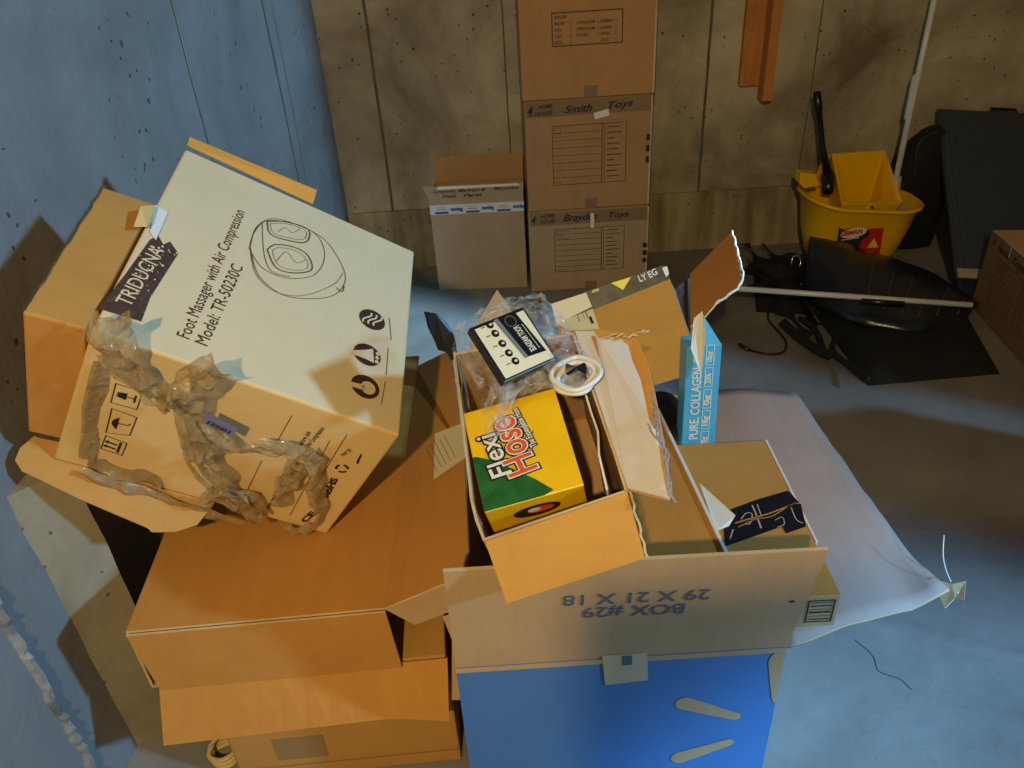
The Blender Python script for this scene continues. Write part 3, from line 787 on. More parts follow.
ff_ = panel('front_flap', [A0, A1, T1, Yp(760, 553.5, yt), Yp(640, 560, yt), T0], .006, [KPALE, KIN, KEDGE], t)
FBFl = Fr(A0, A1-A0, T0-A0); FBFl.w = -FBFl.w if FBFl.w.y > 0 else FBFl.w
mb = MB()
def fl_up(s, pr, pl_, h, off=.012):     # upside-down text from right pixel to left pixel
    a = V(FBFl.at(*pr)); b = V(FBFl.at(*pl_)); d = b-a
    text(mb, FBFl, s, a.x, a.y, d.length, h, math.atan2(d.y, d.x), offset=off)
fl_up('BOX #29', (685, 603), (583, 607.5), .026); fl_up('29 X 21 X 18', (711, 588.5), (563, 595.5), .026)
mb.build('size_lettering', [INKB], ff_)
mb = MB()
patch(mb, FBF, [FBF.at(602, 655), FBF.at(647, 651.5), FBF.at(648, 679), FBF.at(605, 684)], .0022)
tb = mb.build('paper_tape', [simple('pale_sticker', (190, 170, 138), .5)], t)
mb = MB(); rect(mb, FBF, *FBF.at(622, 664), *FBF.at(632, 654), c=.003); mb.build('sticker_print', [INKB], tb)
mb = MB(); patch(mb, FBFl, ell(*FBFl.at(792, 601), .004, .003, 9), .001); mb.build('dirt_spot', [MARK], ff_)
# right flap: pale liner, drooping, torn tip
def zz(px, py, z): return Zp(px, py, z)
hb = V((bx1, by1, bz)); hf = V((bx1, by0, bz))
GX = 14; GY = 22; v = []; f = []
oR = [(.0, 0)]; 
c_fl = zz(800, 632, bz-.01); c_ft = zz(944, 603, .425); c_bt = zz(795, 392, .455)
def rflap(s, q):        # q 0 front..1 back, s 0 hinge..1 free edge
    h = hf.lerp(hb, q)
    # free edge: from the front tip to the back corner
    e = c_ft.lerp(V((c_bt.x+.0, c_bt.y, c_bt.z)), q)
    p = h.lerp(e, s)
    droop = .0*s
    p.z += .012*math.sin(s*3.14)+.004*noise.noise(V((s*3, q*5, 1)))
    if q < .18 and s > .8: p.z += ((s-.8)/.2)*((.18-q)/.18)*.035
    p.y += .004*noise.noise(V((q*30, s*4, 2))) if 0 < s < 1 else 0
    if s >= .999: p += V((.004*noise.noise(V((q*26, 4, 2))), 0, 0))
    return p
for j in range(GY+1):
    for i in range(GX+1): v.append(rflap(i/GX, j/GY))
for j in range(GY):
    for i in range(GX): f.append((j*(GX+1)+i, j*(GX+1)+i+1, (j+1)*(GX+1)+i+1, (j+1)*(GX+1)+i))
o = obj('side_flap', v, f, [KLILAC, KIN, KEDGE], t, smooth=True)
so = o.modifiers.new('thick', 'SOLIDIFY'); so.thickness = .005; so.offset = -1; so.material_offset_rim = 2
tip = zz(948, 585, .45)
panel('torn_tip', [zz(930, 578, .45), zz(952, 584, .455), zz(966, 581, .46), zz(964, 600, .45), zz(955, 598, .445), zz(945, 608, .43)], .003, [KPALE, WHITE, WHITE], t)
mb = MB(); tube(mb, crv([zz(951, 582, .455), zz(946, 570, .465), zz(943, 555, .48), zz(944, 535, .50)], 5), .0011, 6); mb.build('loose_string', [WHITE], t, smooth=True)
# back flap: mostly hidden, one pointed corner shows
yb_ = by1+.004
panel('back_flap', [V((bx0+.02, by1-.002, bz)), V((bx0+.30, by1-.002, bz)), Yp(520, 330, by1+.03), Yp(510, 308, by1+.06), Yp(497, 290, by1+.07), Yp(478, 322, by1+.04), Yp(470, 345, by1+.02)], .005, [KPALE, KIN, KEDGE], t)
# ------------------------------------------------------------------ HOSE BOX + open carton D, frame tilted
SC_ = .74; HO = CAM+(V((-.055, 1.174, .398))-CAM)*SC_; HR = ((.978, .098, .183), (-.165, .904, .394), (-.127, -.416, .901))
HF = Fr(HO, HR[0], HR[1], HR[2]); hu, hv, hw = .200*SC_, .233*SC_, .113*SC_
t = thing('hose_box', 'yellow and green garden hose box lying inside the torn inner carton', 'box', HF.p(hu/2, hv/2, 0))
box('box_body', HF, 0, hu, 0, hv, 0, hw, [YPRINT], t, bevel=.002)
HT = Fr(HF.p(0, 0, hw), HF.u, HF.v, HF.w)
mb = MB()
gp = [(0.0005, .0005)] + [(hu*.86, .0005)] + [HT.at(*p) for p in ((548, 476), (540, 478), (528, 474), (515, 468), (505, 462), (495, 458), (480, 456))] + [(0.0005, hv*.53)]
gp = [(.0005, .0005), (hu*.60, .0005), HT.at(554, 490), HT.at(535, 479), HT.at(515, 470), HT.at(495, 461), HT.at(476, 457)]
gp = [(max(.0005, min(a, hu)), max(.0005, b)) for a, b in gp]; gp.append((.0005, gp[-1][1]))
patch(mb, HT, gp, .0008); mb.build('green_band', [GREENP], t)
mb = MB()
def ht(s, p0, p1, h, c, off, m):
    a = V(HT.at(*p0)); b = V(HT.at(*p1)); d = b-a; text(mb, HT, s, a.x, a.y, d.length, h, math.atan2(d.y, d.x), c, off, m=m, shear=.1)
# reads upward: Flexi / Hose
ht('Flexi', (512, 473), (494, 432), .032, .0014, .075, 0); ht('Flexi', (512, 473), (494, 432), .032, .0022, .012, 1)
ht('Hose', (538, 468), (512, 416), .046, .0017, .085, 0); ht('Hose', (538, 468), (512, 416), .046, .0024, .045, 1); ht('Hose', (538, 468), (512, 416), .046, .0031, .01, 2)
ht('The Expandable Hose', (537, 446), (517, 408), .010, .0014, .16, 0); ht('The Expandable Hose', (537, 446), (517, 408), .010, .0022, .02, 1)
mb.build('hose_lettering', [INKD, WHITE, ORP], t)
HFr = Fr(HO, HF.u, HF.w, -HF.v)
mb = MB(); cx, cy = HFr.at(537, 509); cy = min(cy, hw-.018)
patch(mb, HFr, ell(cx, cy, .036, .017), .001, 0)
patch(mb, HFr, ell(cx+.006, cy+.001, .02, .009), .0016, 2); patch(mb, HFr, ell(cx-.004, cy+.004, .010, .006), .002, 1); line(mb, HFr, ell(cx, cy, .034, .015), .002, .0022, True, m=0)
mb.build('round_picture', [simple('picture_dark', (52, 40, 34), .4, var=.5, vscale=90), WHITE, ORP], t)
# inner open carton
t = thing('inner_carton', 'torn open brown carton inside the blue box, orange front flap folded forward over it', 'box', HF.p(.1, .1, -.02))
kd = hw+.012
def hk(px, py, k=None): return HF.onw(px, py, kd if k is None else k)
dn = -HF.w*.15
def wallp(name, top, depth, th, mats, parent, inward):
    """wall hanging from a rim polyline, thickness inward"""
    mb = MB(); n = len(top)
    v = [V(p) for p in top]+[V(p)-HF.w*depth for p in top]+[V(p)+inward*th for p in top]+[V(p)+inward*th-HF.w*depth for p in top]
    f = []; m = []
    for i in range(n-1):
        f += [(i, i+1, n+i+1, n+i), (2*n+i, 3*n+i, 3*n+i+1, 2*n+i+1), (i, 2*n+i, 2*n+i+1, i+1), (n+i, n+i+1, 3*n+i+1, 3*n+i)]; m += [0, 1, 2, 2]
    f += [(0, n, 3*n, 2*n), (n-1, 3*n-1, 4*n-1, 2*n-1)]; m += [2, 2]
    return obj(name, v, f, mats, parent, fm=m)
pL = [hk(453, 352), hk(457, 385), hk(460, 410), hk(463, 440), hk(467, 470), hk(470, 500), hk(475, 520), hk(483, 541)]
pL2 = []
for i, p in enumerate(pL): pL2.append(p+HF.w*(.003*noise.noise(V((i*1.7, 2, 0)))))
wallp('side_panel', pL2, .27, .004, [KRAFT, KIN, KEDGE], t, HF.u)
pR = [hk(574, 332), hk(590, 378), hk(603, 416), hk(617, 456), hk(628, 491)]
wallp('side_panel', pR, .27, .004, [KIN, KIN, KEDGE], t, -HF.u)
pF = [hk(484, 541), hk(530, 525), hk(580, 508), hk(627, 492)]
wallp('front_panel', pF, .27, .004, [KRAFT, KIN, KEDGE], t, HF.v)
pB = [hk(455, 353), hk(515, 342), hk(574, 333)]
wallp('back_panel', pB, .27, .004, [KRAFT, KIN, KEDGE], t, -HF.v)
bq = [pL2[0], pR[0], pR[-1], pF[0]]
panel('bottom_panel', [p-HF.w*.272 for p in bq], .004, [KIN, KIN, KEDGE], t)
# torn dust flap between the hose box and the right wall (white torn edge)
dv = [hk(585, 395, kd-.004), hk(590, 412, kd-.005), hk(597, 432, kd-.006), hk(598, 455, kd-.006), hk(606, 490, kd-.006)]
wallp('torn_divider', dv, .10, .003, [KIN, KIN, WHITE], t, HF.u)
# orange front flap
fq = [hk(485, 541), hk(627, 492)]
g0 = V((HF.p(0, 0, kd)))
FOy = fq[0]
nn = V((0, -.80, .6)).normalized()
pz = fq[0]
# plane through the hinge line, dropping forward to rest on the blue flap
hd = (fq[1]-fq[0]).normalized()
low = Yp(507, 603, .748)
fl_n = hd.cross(low-fq[0]).normalized()
low2 = Yp(645, 558, .762)
mb = MB(); n_ = 8; g_ = [[fq[0].lerp(fq[1], i/n_).lerp(low.lerp(low2, i/n_), j/n_) for i in range(n_+1)] for j in range(n_+1)]
mb.add([p for r_ in g_ for p in r_], [(j*(n_+1)+i, j*(n_+1)+i+1, (j+1)*(n_+1)+i+1, (j+1)*(n_+1)+i) for j in range(n_) for i in range(n_)])
o = mb.build('front_flap', [KORANGE, KIN, KEDGE], t); so = o.modifiers.new('thick', 'SOLIDIFY'); so.thickness = .004; so.offset = 0; so.material_offset_rim = 2
mb = MB(); s0_, s1_ = fq[1]+V((.002, 0, .001)), low2+V((.002, 0, .001))
js = jag(s0_, s1_, 14, .002, V((0, 0, 1)), 4)+[s1_]
v = []; 
for p in js: v += [p, p+V((.0035, .001, -.001))]
mb.add(v, [(2*i, 2*i+1, 2*i+3, 2*i+2) for i in range(len(js)-1)]); mb.build('torn_edge', [KEDGE], t)
# torn right flap, daylight painted in as grey-white, standing off to the right
up_ = HF.w
def hg(px, py, e): return HF.onw(px, py, kd+e)
gb = [hg(575, 331, .0), hg(600, 328, .008), hg(632, 333, .014), hg(640, 345, .016), hg(648, 365, .018), hg(655, 392, .018), hg(660, 418, .018), hg(664, 440, .018), hg(666, 468, .016), hg(672, 492, .012), hg(668, 499, .012), hg(645, 494, .006), hg(628, 489, .0)]
panel('brown_ply', [p-HF.w*.003 for p in gb], .003, [KORANGE, KORANGE, WHITE], t)
gt = [hg(575, 331, .001), hg(594, 331, .008), hg(599, 338, .012), hg(618, 337, .014), hg(628, 345, .016), hg(632, 360, .018), hg(640, 378, .019), hg(645, 400, .02), hg(649, 418, .02), hg(658, 432, .019), hg(660, 455, .018), hg(664, 480, .015), hg(668, 498, .013), hg(645, 493, .007), hg(628, 488, .001)]
panel('torn_flap', gt, .002, [card('torn_liner_daylit', (212, 206, 204), var=.05, axis=1), KIN, WHITE], t)
mb = MB()
for k in range(5):
    pts = crv([hg(652-k, 392+k*8, .02), hg(659, 420+k*6, .026+.002*k), hg(662+k, 450, .022), hg(669, 480+k*3, .02), hg(672+k, 498+k, .018)], 6)
    pts = [p+noise.noise_vector(p*90+V((k*9, 0, 0)))*.004 for p in pts]
    tube(mb, pts, .0012, 5)
mb.build('paper_shreds', [simple('grey_paper', (150, 150, 156), .7)], t)
mb = MB(); 
for k in range(10):
    r = random.Random(k); a_ = hg(605+k*4.5, 336+r.uniform(-2, 2)-(.4*k if k > 5 else -.3*k), .02+.004*r.random()); tube(mb, [a_, a_+V((r.uniform(.004, .012), r.uniform(-.006, .006), r.uniform(0, .006)))], .0022, 5)
mb.build('torn_tuft', [KEDGE], t)
# ------------------------------------------------------------------ LONG FLAT CARTON (H)
t = thing('long_flat_carton', 'long brown carton with a white cut edge lying inside the blue box', 'box', V((.28, 1.2, .3)))
h1 = Zp(722, 549, .535); h2 = Zp(656, 410, .535); h3 = Zp(628, 492, .535)
dH = (h2-h1).normalized(); nl = V((-dH.y, dH.x, 0))
if nl.x > 0: nl = -nl
H0 = h1-dH*.075; H1 = h2+dH*.0
Pq = [H0, H1, H1+nl*.17, H0+nl*.17]
v, f, m = prism(Pq, V((0, 0, -.12)))
obj('carton', v, f, [KRAFT2, KRAFT, KRAFT], t, fm=m, bevel=.002)
edge = [H0+V((0, 0, .001)), H1+V((0, 0, .001)), H1+nl*(-.006)+V((0, 0, .001)), H0-nl*.006+V((0, 0, .001))]
v, f, m = prism([p+V((0, 0, .004)) for p in edge], V((0, 0, -.05))); obj('white_edge', v, f, [WHITE, WHITE, WHITE], t, fm=m)
# ------------------------------------------------------------------ CARTON F with black tape
zF = .53
FFo = Zp(842, 595, zF); FBk = Zp(765, 440, zF); FBl = Zp(690, 455, zF)
vF = (FBk-FFo); lenF = vF.length; vF.normalize(); uF = V((vF.y, -vF.x, 0))
FK = Fr(FFo, uF, vF, (0, 0, 1)); wF = (FBl-FBk).length+.02
t = thing('taped_carton', 'brown mailing carton with black printed tape resting on the right rim of the blue box', 'box', FK.p(-wF/2, lenF/2, -.05))
box('carton', FK, -wF, 0, 0, lenF, -.072, 0, [KRAFT, KPALE], t, fm=[0, 0, 1, 0, 0, 0], bevel=.002)
box('white_edge', FK, -.0, .004, .12, lenF, -.03, .001, [WHITE], t, bevel=.0005)
mb = MB(); bt = [FK.at(*p) for p in ((722, 513), (757, 500), (788, 491), (801, 505), (806, 527), (786, 534), (782, 527), (725, 547))]
patch(mb, FK, bt, .0012); tp = mb.build('black_tape', [simple('black_tape_film', (18, 20, 30), .3)], t)
mb = MB()
def fk(pts, w=.0022, m=0): 
    P_ = crv([V((*FK.at(*p), 0)) for p in pts], 5); line(mb, FK, [(p.x, p.y) for p in P_], w, .002, m=m)
fk([(735, 524), (748, 520), (770, 514), (795, 504)], .003); fk([(738, 528), (755, 520), (772, 517), (790, 506), (800, 504)], .002)
fk([(752, 506), (756, 515), (761, 529)], .003, 1); fk([(757, 505), (761, 516)], .002, 1); fk([(741, 520), (746, 514), (752, 515), (750, 524), (745, 525)], .002, 1)
fk([(775, 521), (782, 518), (784, 525), (777, 528)], .0016, 1); fk([(791, 508), (796, 520), (803, 524)], .002, 1); fk([(733, 530), (730, 540)], .002, 1)
mb.build('tape_print', [simple('gold_ink', (190, 140, 70), .4), simple('pale_ink', (176, 170, 150), .4)], tp)
FKf = Fr(FK.o, FK.u, FK.w, -FK.v)
mb = MB()
x0, y0_ = FKf.at(804, 600)[0], -.040
rect(mb, FKf, -.052, -.060, -.008, -.008, .0025)
for i, hgt in enumerate((.002, .001, .003, .001, .002, .0015)): rect(mb, FKf, -.047, -.054+i*.0078, -.013, -.054+i*.0078+hgt*1.3)
mb.build('barcode', [INKD], t)
mb = MB(); FKs = FKf
line(mb, FKf, [(-.066, -.030), (-.066, -.052)], .003); patch(mb, FKf, [(-.071, -.049), (-.061, -.049), (-.066, -.058)])
mb.build('arrow_print', [INKD], t)
wp = [FK.p(*FK.at(*p), .003) for p in ((699, 488), (735, 519), (729, 527), (716, 534))]
panel('peeled_paper', [wp[0]+V((0, 0, .01)), wp[1]+V((0, 0, .006)), wp[2], wp[3]+V((0, 0, .004))], .001, [WHITE, WHITE, WHITE], t)
mb = MB(); rings = []  # black lump filling in the dark inside of the blue box
for z, a_, b_ in ((.25, .05, .09), (.30, .06, .12), (.42, .060, .115), (.50, .05, .10), (.535, .025, .06), (.54, .008, .02)):
    rings.append([p+noise.noise_vector(p*16)*.018 for p in rrect(.335, 1.40, a_, b_, .05, z)])
loft(mb, rings, cap1=True)
o = mb.build('dark_filler', [simple('filler_black', (12, 12, 14), .35)], smooth=True); tag(o, 'black lump for black stuff and darkness inside the blue box, left of the collagen box', 'bag')
# ------------------------------------------------------------------ COLLAGEN BOX
yC = 1.30
c_tr = Yp(722, 343, yC); c_br = Yp(719, 437, yC); c_bl = Yp(683, 458, yC)
lean = V((.0, .09, 1)).normalized()
CFr = Fr(Yp(681, 458, yC-.02), (1, -.02, 0), lean); CFr.w = -CFr.w if CFr.w.y > 0 else CFr.w
zt_ = CFr.at(722, 345)
t = thing('collagen_box', 'tall light blue collagen powder box standing at the right rim of the blue box', 'box', CFr.p(zt_[0]/2, -.1))
cw, ch, cdp = zt_[0], zt_[1], .055
cl_low = -.055
mb = MB()
v = [CFr.p(a, b, c) for c in (0, -cdp) for (a, b) in ((0, cl_low), (cw, cl_low+.0), (cw, ch), (0, ch))]
mb.add(v, [(0, 1, 2, 3), (7, 6, 5, 4), (0, 4, 5, 1), (1, 5, 6, 2), (3, 2, 6, 7), (0, 3, 7, 4)]); mb.build('box_body', [CYAN], t, bevel=.0015)
fa = CFr.p(cw*.45, ch, 0); 
panel('top_flap', [CFr.p(cw*.35, ch, .0), CFr.p(cw, ch, 0), CFr.p(cw*.50, ch+.055, -.03), CFr.p(cw*.42, ch+.05, -.03)], .001, [CYAN, WHITE, WHITE], t)
panel('white_flap', [CFr.p(cw*.1, ch-.002, .004), CFr.p(cw*.42, ch-.06, .012), CFr.p(cw*.50, ch+.03, .006), CFr.p(cw*.42, ch+.07, -.01), CFr.p(cw*.2, ch+.055, -.012)], .001, [WHITE, WHITE, WHITE], t)
mb = MB()
text(mb, CFr, 'PURE. COLLAGEN. PRO', cw*.46, .046, ch*.84, .019, math.pi/2, .001, .02)
for i in range(5):
    b = .02+i*ch*.19; rect(mb, CFr, cw*.56, b, cw*.80, b+ch*.17, .0012, c=.001)
    text(mb, CFr, ('20g', '18g', '0g', '25%', '10oz')[i], cw*.74, b+.008, .022, .012, math.pi/2, .001, .03)
rect(mb, CFr, cw*.3, .004, cw*.75, .006, c=.001)
mb.build('white_lettering', [WHITE], t)
# ------------------------------------------------------------------ TOP CARTON (E) with raised flap
Ea = Zp(570, 319, .66); Eb = Zp(670, 279, .735); Ec = Zp(688.5, 333, .665)
ue = (Eb-Ea).normalized(); ve = (Ec-Eb); ve = (ve-ve.dot(ue)*ue).normalized()
EF = Fr(Eb, -ue, ve)          # a: to the left, b: towards the camera
if EF.w.z < 0: EF.w = -EF.w
ea, eb = EF.at(556, 322)[0], EF.at(688.5, 333)[1]
t = thing('kraft_carton', 'orange brown carton with dark printed side and raised open end, on top of the pile', 'box', EF.p(ea/2, eb/2, -.1))
de = .12
mats = [KORANGE, KIN, KEDGE]
ec1 = EF.at(688.5, 333)
P_ = [(0, 0), ec1, (ea+.012, ec1[1]), (ea, 0)]
panel('top_panel', [EF.p(a, b) for a, b in P_], .004, mats, t)
# flap continuing below the crease
dr = EF.w*-.0
g1 = Zp(702, 370, .625); 
gn = (EF.u).cross(g1-EF.p(*ec1)).normalized()
fl_pts = [EF.p(*ec1), g1, Pl(652, 385, g1, gn), Pl(600, 402, g1, gn), EF.p(ea+.012, ec1[1])]
panel('front_flap', fl_pts, .004, mats, t)
# printed back side: band beyond the top edge
b1_ = Pl(665, 266, Eb, V((0, -.75, .66))); b2_ = Pl(552, 304, Eb, V((0, -.75, .66)))
EB0 = EF.p(-.0, 0); EB1 = EF.p(ea, 0)
sn = (EB1-EB0).cross(V((0, .45, .9))).normalized()
k1 = Pl(664, 265, EB0, sn); k2 = Pl(551, 304, EB0, sn)
CAMO = simple('dark_olive_print', (62, 56, 34), .45, var=.7, vscale=40)
sb = panel('printed_side', [EB0, EB1, k2, k1], .004, [CAMO, KIN, KEDGE], t)
SF = Fr(EB1, EB0-EB1, k2-EB1); SF.w = SF.w if (CAM-EB0).dot(SF.w) > 0 else -SF.w
mb = MB()
patch(mb, SF, [SF.at(*p) for p in ((611, 283), (631, 277), (623, 290))], .001, 0)
mb.add([], [])
mb.build('yellow_triangle_print', [simple('bright_yellow_ink', (240, 214, 50), .4)], sb); mb = MB()
text(mb, SF, 'LY', *SF.at(640, 282), .018, .016, .0, .001, .02, m=1); text(mb, SF, 'EG', *SF.at(650, 278), .020, .016, .1, .001, .02, m=1); mb.build('side_lettering', [WHITE, WHITE], sb); mb = MB()
patch(mb, SF, [SF.at(*p) for p in ((662, 268), (667, 266), (669, 274), (666, 277))], .001, 1); mb.build('corner_print', [WHITE, WHITE], sb); mb = MB()
patch(mb, SF, [SF.at(*p) for p in ((592, 290), (599, 288), (599, 291), (592, 293))], .001, 2)
mb.build('small_yellow_print', [WHITE, WHITE, simple('olive_yellow', (190, 170, 90), .5)], sb)
mb = MB(); lp = [EF.at(*p) for p in ((570, 320), (592, 307), (599, 329), (575, 331))]
mb.add([k2+(EB1-EB0).normalized()*.0+SF.w*.0015, Pl(586, 292.5, EB0+SF.w*.0015, SF.w), Pl(592, 306.5, EB0+SF.w*.0015, SF.w), EB1+SF.w*.0015], [(0, 1, 2, 3)])
mb.add([EB1+EF.w*.0015, EF.p(*EF.at(592, 306.5), .0015), EF.p(*EF.at(599.5, 329.5), .0015), EF.p(*EF.at(570, 331), .0015)], [(0, 1, 2, 3)])
lb = mb.build('white_label', [LABEL], t)
mb = MB(); 
for i, (p0, p1, w) in enumerate((((573, 301), (580, 322), .0015), ((578, 299), (585, 320), .001), ((583, 304), (588, 318), .0018), ((590, 317), (593, 324), .006))):
    line(mb, EF, [EF.at(*p0), EF.at(*p1)], w, .0024)
mb.build('label_print', [INKD], lb)
# body walls and open end
under = -EF.w*de
panel('side_panel', [EF.p(*ec1)-EF.w*.004, EF.p(0, 0)-EF.w*.004, EF.p(0, 0)+under+EF.u*-.02, EF.p(*ec1)+under+EF.u*-.02], .003, [KIN, KIN, KEDGE], t)
panel('bottom_panel', [EF.p(-.02, 0)+under, EF.p(-.02, ec1[1])+under, EF.p(ea, ec1[1])+under, EF.p(ea, 0)+under], .004, [KRAFT, KRAFT, KEDGE], t)
# the raised end flap
hy = Zp(689, 274, .70); 
hinge1 = Zp(690, 274, .70); hinge2 = Zp(690.5, 326, .655)
rt = Zp(732, 231, .775); rn = (hinge2-hinge1).cross(rt-hinge1).normalized()
rb = Pl(742, 282, hinge1, rn)
mid = Pl(716, 303, hinge1, rn)
ef = panel('end_flap', [hinge1, rt, rb, Pl(735, 290, hinge1, rn), mid, Pl(705, 316, hinge1, rn), hinge2], .005, [card('flap_brown', (176, 118, 62), axis=2), KIN, KEDGE], t)
# inner end wall, the carton's inner shade painted as dark brown
panel('inner_panel', [EF.p(0, 0)-EF.w*.05, EF.p(*ec1)-EF.w*.05, hinge2-EF.w*.012, hinge1-EF.w*.012], .003, [simple('interior_shade_brown', (44, 28, 18), .8)]*3, t)
mb = MB(); rr = random.Random(9)
js = crv([rt+V((.001, 0, 0)), rt.lerp(rb, .5)+V((.004, 0, 0)), rb, mid], 8)
js = [p+V((rr.uniform(-.002, .002), 0, rr.uniform(-.002, .002))) for p in js]
tube(mb, js, .0028, 6); mb.build('frayed_edge', [WHITE], ef)
mb = MB(); bp = [Pl(*p, EF.p(*ec1)+EF.w*.002, gn) for p in ((684, 338), (691, 336), (693, 342), (687, 345))]
mb.add(bp, [(0, 1, 2, 3)]); mb.build('black_mark', [INKD], t)
# ------------------------------------------------------------------ BAGGED KIT
kh = kd+.035
kn = V((.45, -.60, 1)).normalized()
def kfit(tt):
    A0 = CAM+ray(469, 328)*tt; return [Pl(x, y, A0, kn) for x, y in ((469, 328), (522, 307), (558, 353), (509, 386))]
tt = 1.45
while min((p-HF.p(0, 0, kd)).dot(HF.w) for p in kfit(tt)) < .046 and tt > 1.0: tt -= .005
ka, kb, kc_, kd_ = kfit(tt)
uK = (kb-ka).normalized(); vK = kd_-ka; vK = (vK-vK.dot(uK)*uK).normalized()
KF = Fr(ka, uK, vK); KF.w = KF.w if KF.w.z > 0 else -KF.w
kw, kl = (KF.at(522, 307)[0]+KF.at(558, 353)[0]-KF.at(509, 386)[0])/2, (KF.at(509, 386)[1]+KF.at(558, 353)[1])/2
t = thing('appliance_box', 'small black and cream boxed gadget with five round icons, sealed in a clear plastic bag', 'box', KF.p(kw/2, kl/2, -.05))
box('box_body', KF, 0, kw, 0, kl, -.014, 0, [simple('black_card', (22, 24, 22), .4)], t, bevel=.002)
mb = MB(); rect(mb, KF, .006, .006, kw-.004, kl-.004, c=.001); fc = mb.build('cream_face', [simple('cream_card', (226, 214, 176), .4)], t)
mb = MB()
KQ = lambda *p: KF.at(*p)
patch(mb, KF, [KQ(497, 319), KQ(514, 312), KQ(546, 351), KQ(528, 357)], .0018, 0)
patch(mb, KF, [KQ(493, 321), KQ(497, 319), KQ(528, 357), KQ(525, 359)], .0018, 3)
d0 = V(KQ(518, 326)); d1 = V(KQ(536, 350)); 
text(mb, KF, 'FOOT MASSAGE', d0.x, d0.y, (d1-d0).length, .011, math.atan2((d1-d0).y, (d1-d0).x)+0, .0026, .03, m=1)
line(mb, KF, [tuple(d0+(d1-d0)*s+V((.006, 0))) for s in (0, .5, 1)], .001, .0026, m=1)
line(mb, KF, ell(*KQ(510, 322), .009, .009, 14), .0014, .0026, True, m=2)
for p in ((489.5, 325.5), (495, 334), (502, 344), (508.5, 353.5), (515, 361.5)):
    a, b = KQ(*p); patch(mb, KF, ell(a, b, .0062, .0062, 16), .0018, 0); patch(mb, KF, ell(a+.001, b, .003, .002, 8), .0026, 1)
    rect(mb, KF, a-.016, b-.001, a-.009, b+.001, c=.0018, m=3)
mb.build('face_print', [simple('black_green_ink', (16, 20, 18), .35), simple('print_cream', (214, 206, 180), .4), simple('print_gold', (120, 90, 60), .4), simple('print_grey', (110, 118, 116), .4)], fc)
# cable loop in its own sleeve
ctr = HF.onw(576, 378, kd+.03)
mb = MB()
for k, (ra_, rb_) in enumerate(((.030, .022), (.025, .018), (.034, .025))):
    pts = [ctr+V((math.cos(a)*ra_+.003*math.sin(3*a+k), math.sin(a)*rb_*1.2, .004*k+.014*math.cos(a)*.3+.010*math.sin(a))) for a in [i*2*math.pi/36 for i in range(37)]]
    tube(mb, pts, .0042, 8, cap=False)
o = mb.build('white_cable', [simple('white_cable_pvc', (226, 224, 218), .35)], smooth=True)
tag(o, 'coiled white cable in clear plastic beside the bagged gadget box', 'cable')
mb = MB()
pts = [ctr+V((math.cos(a)*.016, math.sin(a)*.013, .016+.006*math.sin(3*a))) for a in [i*2*math.pi/20 for i in range(20)]]
mb.add([ctr+V((0, 0, .020))]+pts, [(0, i+1, (i+1) % 20+1) for i in range(20)]); mb.build('black_tie', [BLACKP], o)
# plastic bag: crumpled sheet wrapped loosely over the kit
def bag(name, outline_px, z0, hgt, seed, parent, n=26, amp=.010):
    P2 = [HF.onw(x, y, z0) for x, y in outline_px]; c = sum(P2, V((0, 0, 0)))/len(P2)
    v = [c+HF.w*hgt]; f = []; m = 64; rings = n
    ol = crv(P2+[P2[0]], 10)[:-1]; M_ = len(ol)
    for r_ in range(1, rings+1):
        s = r_/rings
        for i in range(M_):
            p = c.lerp(ol[i], s); p = p+HF.w*hgt*max(0, 1-s**3)
            q = noise.noise_vector(p*42+V((seed, 0, 0)))*amp+noise.noise_vector(p*110+V((seed, 3, 0)))*amp*.5
            v.append(p+q+V((0, 0, abs(noise.noise(p*60+V((0, seed, 0))))*amp)))
    for i in range(M_): f.append((0, 1+i, 1+(i+1) % M_))
    for r_ in range(rings-1):
        for i in range(M_):
            a = 1+r_*M_; b = a+M_; f.append((a+i, b+i, b+(i+1) % M_, a+(i+1) % M_))
    return obj(name, v, f, [CLB], parent)
bag('plastic_bag', [(452, 330), (480, 314), (520, 300), (545, 299), (562, 318), (575, 340), (590, 360), (592, 385), (575, 396), (545, 392), (515, 402), (500, 420), (490, 412), (488, 395), (470, 380), (455, 355)], kh-.035, .06, 3, t)
bag('plastic_bag', [(488, 390), (510, 388), (535, 375), (560, 352), (580, 358), (592, 380), (580, 395), (550, 390), (520, 402), (505, 425), (495, 440), (484, 425), (480, 405)], kd-.004, .03, 8, t, 14, .008)
# black torn plastic leaf at the back left rim
mb = MB(); pts_ = [(424, 312), (436, 314), (447, 324), (455, 338), (457, 352), (452, 362), (446, 352), (438, 350), (434, 340), (428, 328)]
P_ = [Yp(x, y, 1.62+.01*math.sin(i)) for i, (x, y) in enumerate(pts_)]
o = panel('torn_plastic', P_, .004, [simple('dark_grey_plastic', (44, 46, 50), .35)]*3)
tag(o, 'torn dark grey plastic strip sticking up behind the raised carton flap', 'plastic')
# ------------------------------------------------------------------ MOP BUCKET
bc = V((1.60, 3.20, 0))
def bpt(px, py, y): return Yp(px, py, y)
t = thing('mop_bucket', 'yellow plastic mop bucket with wringer standing against the back wall', 'bucket', V((bc.x, bc.y, 0)))
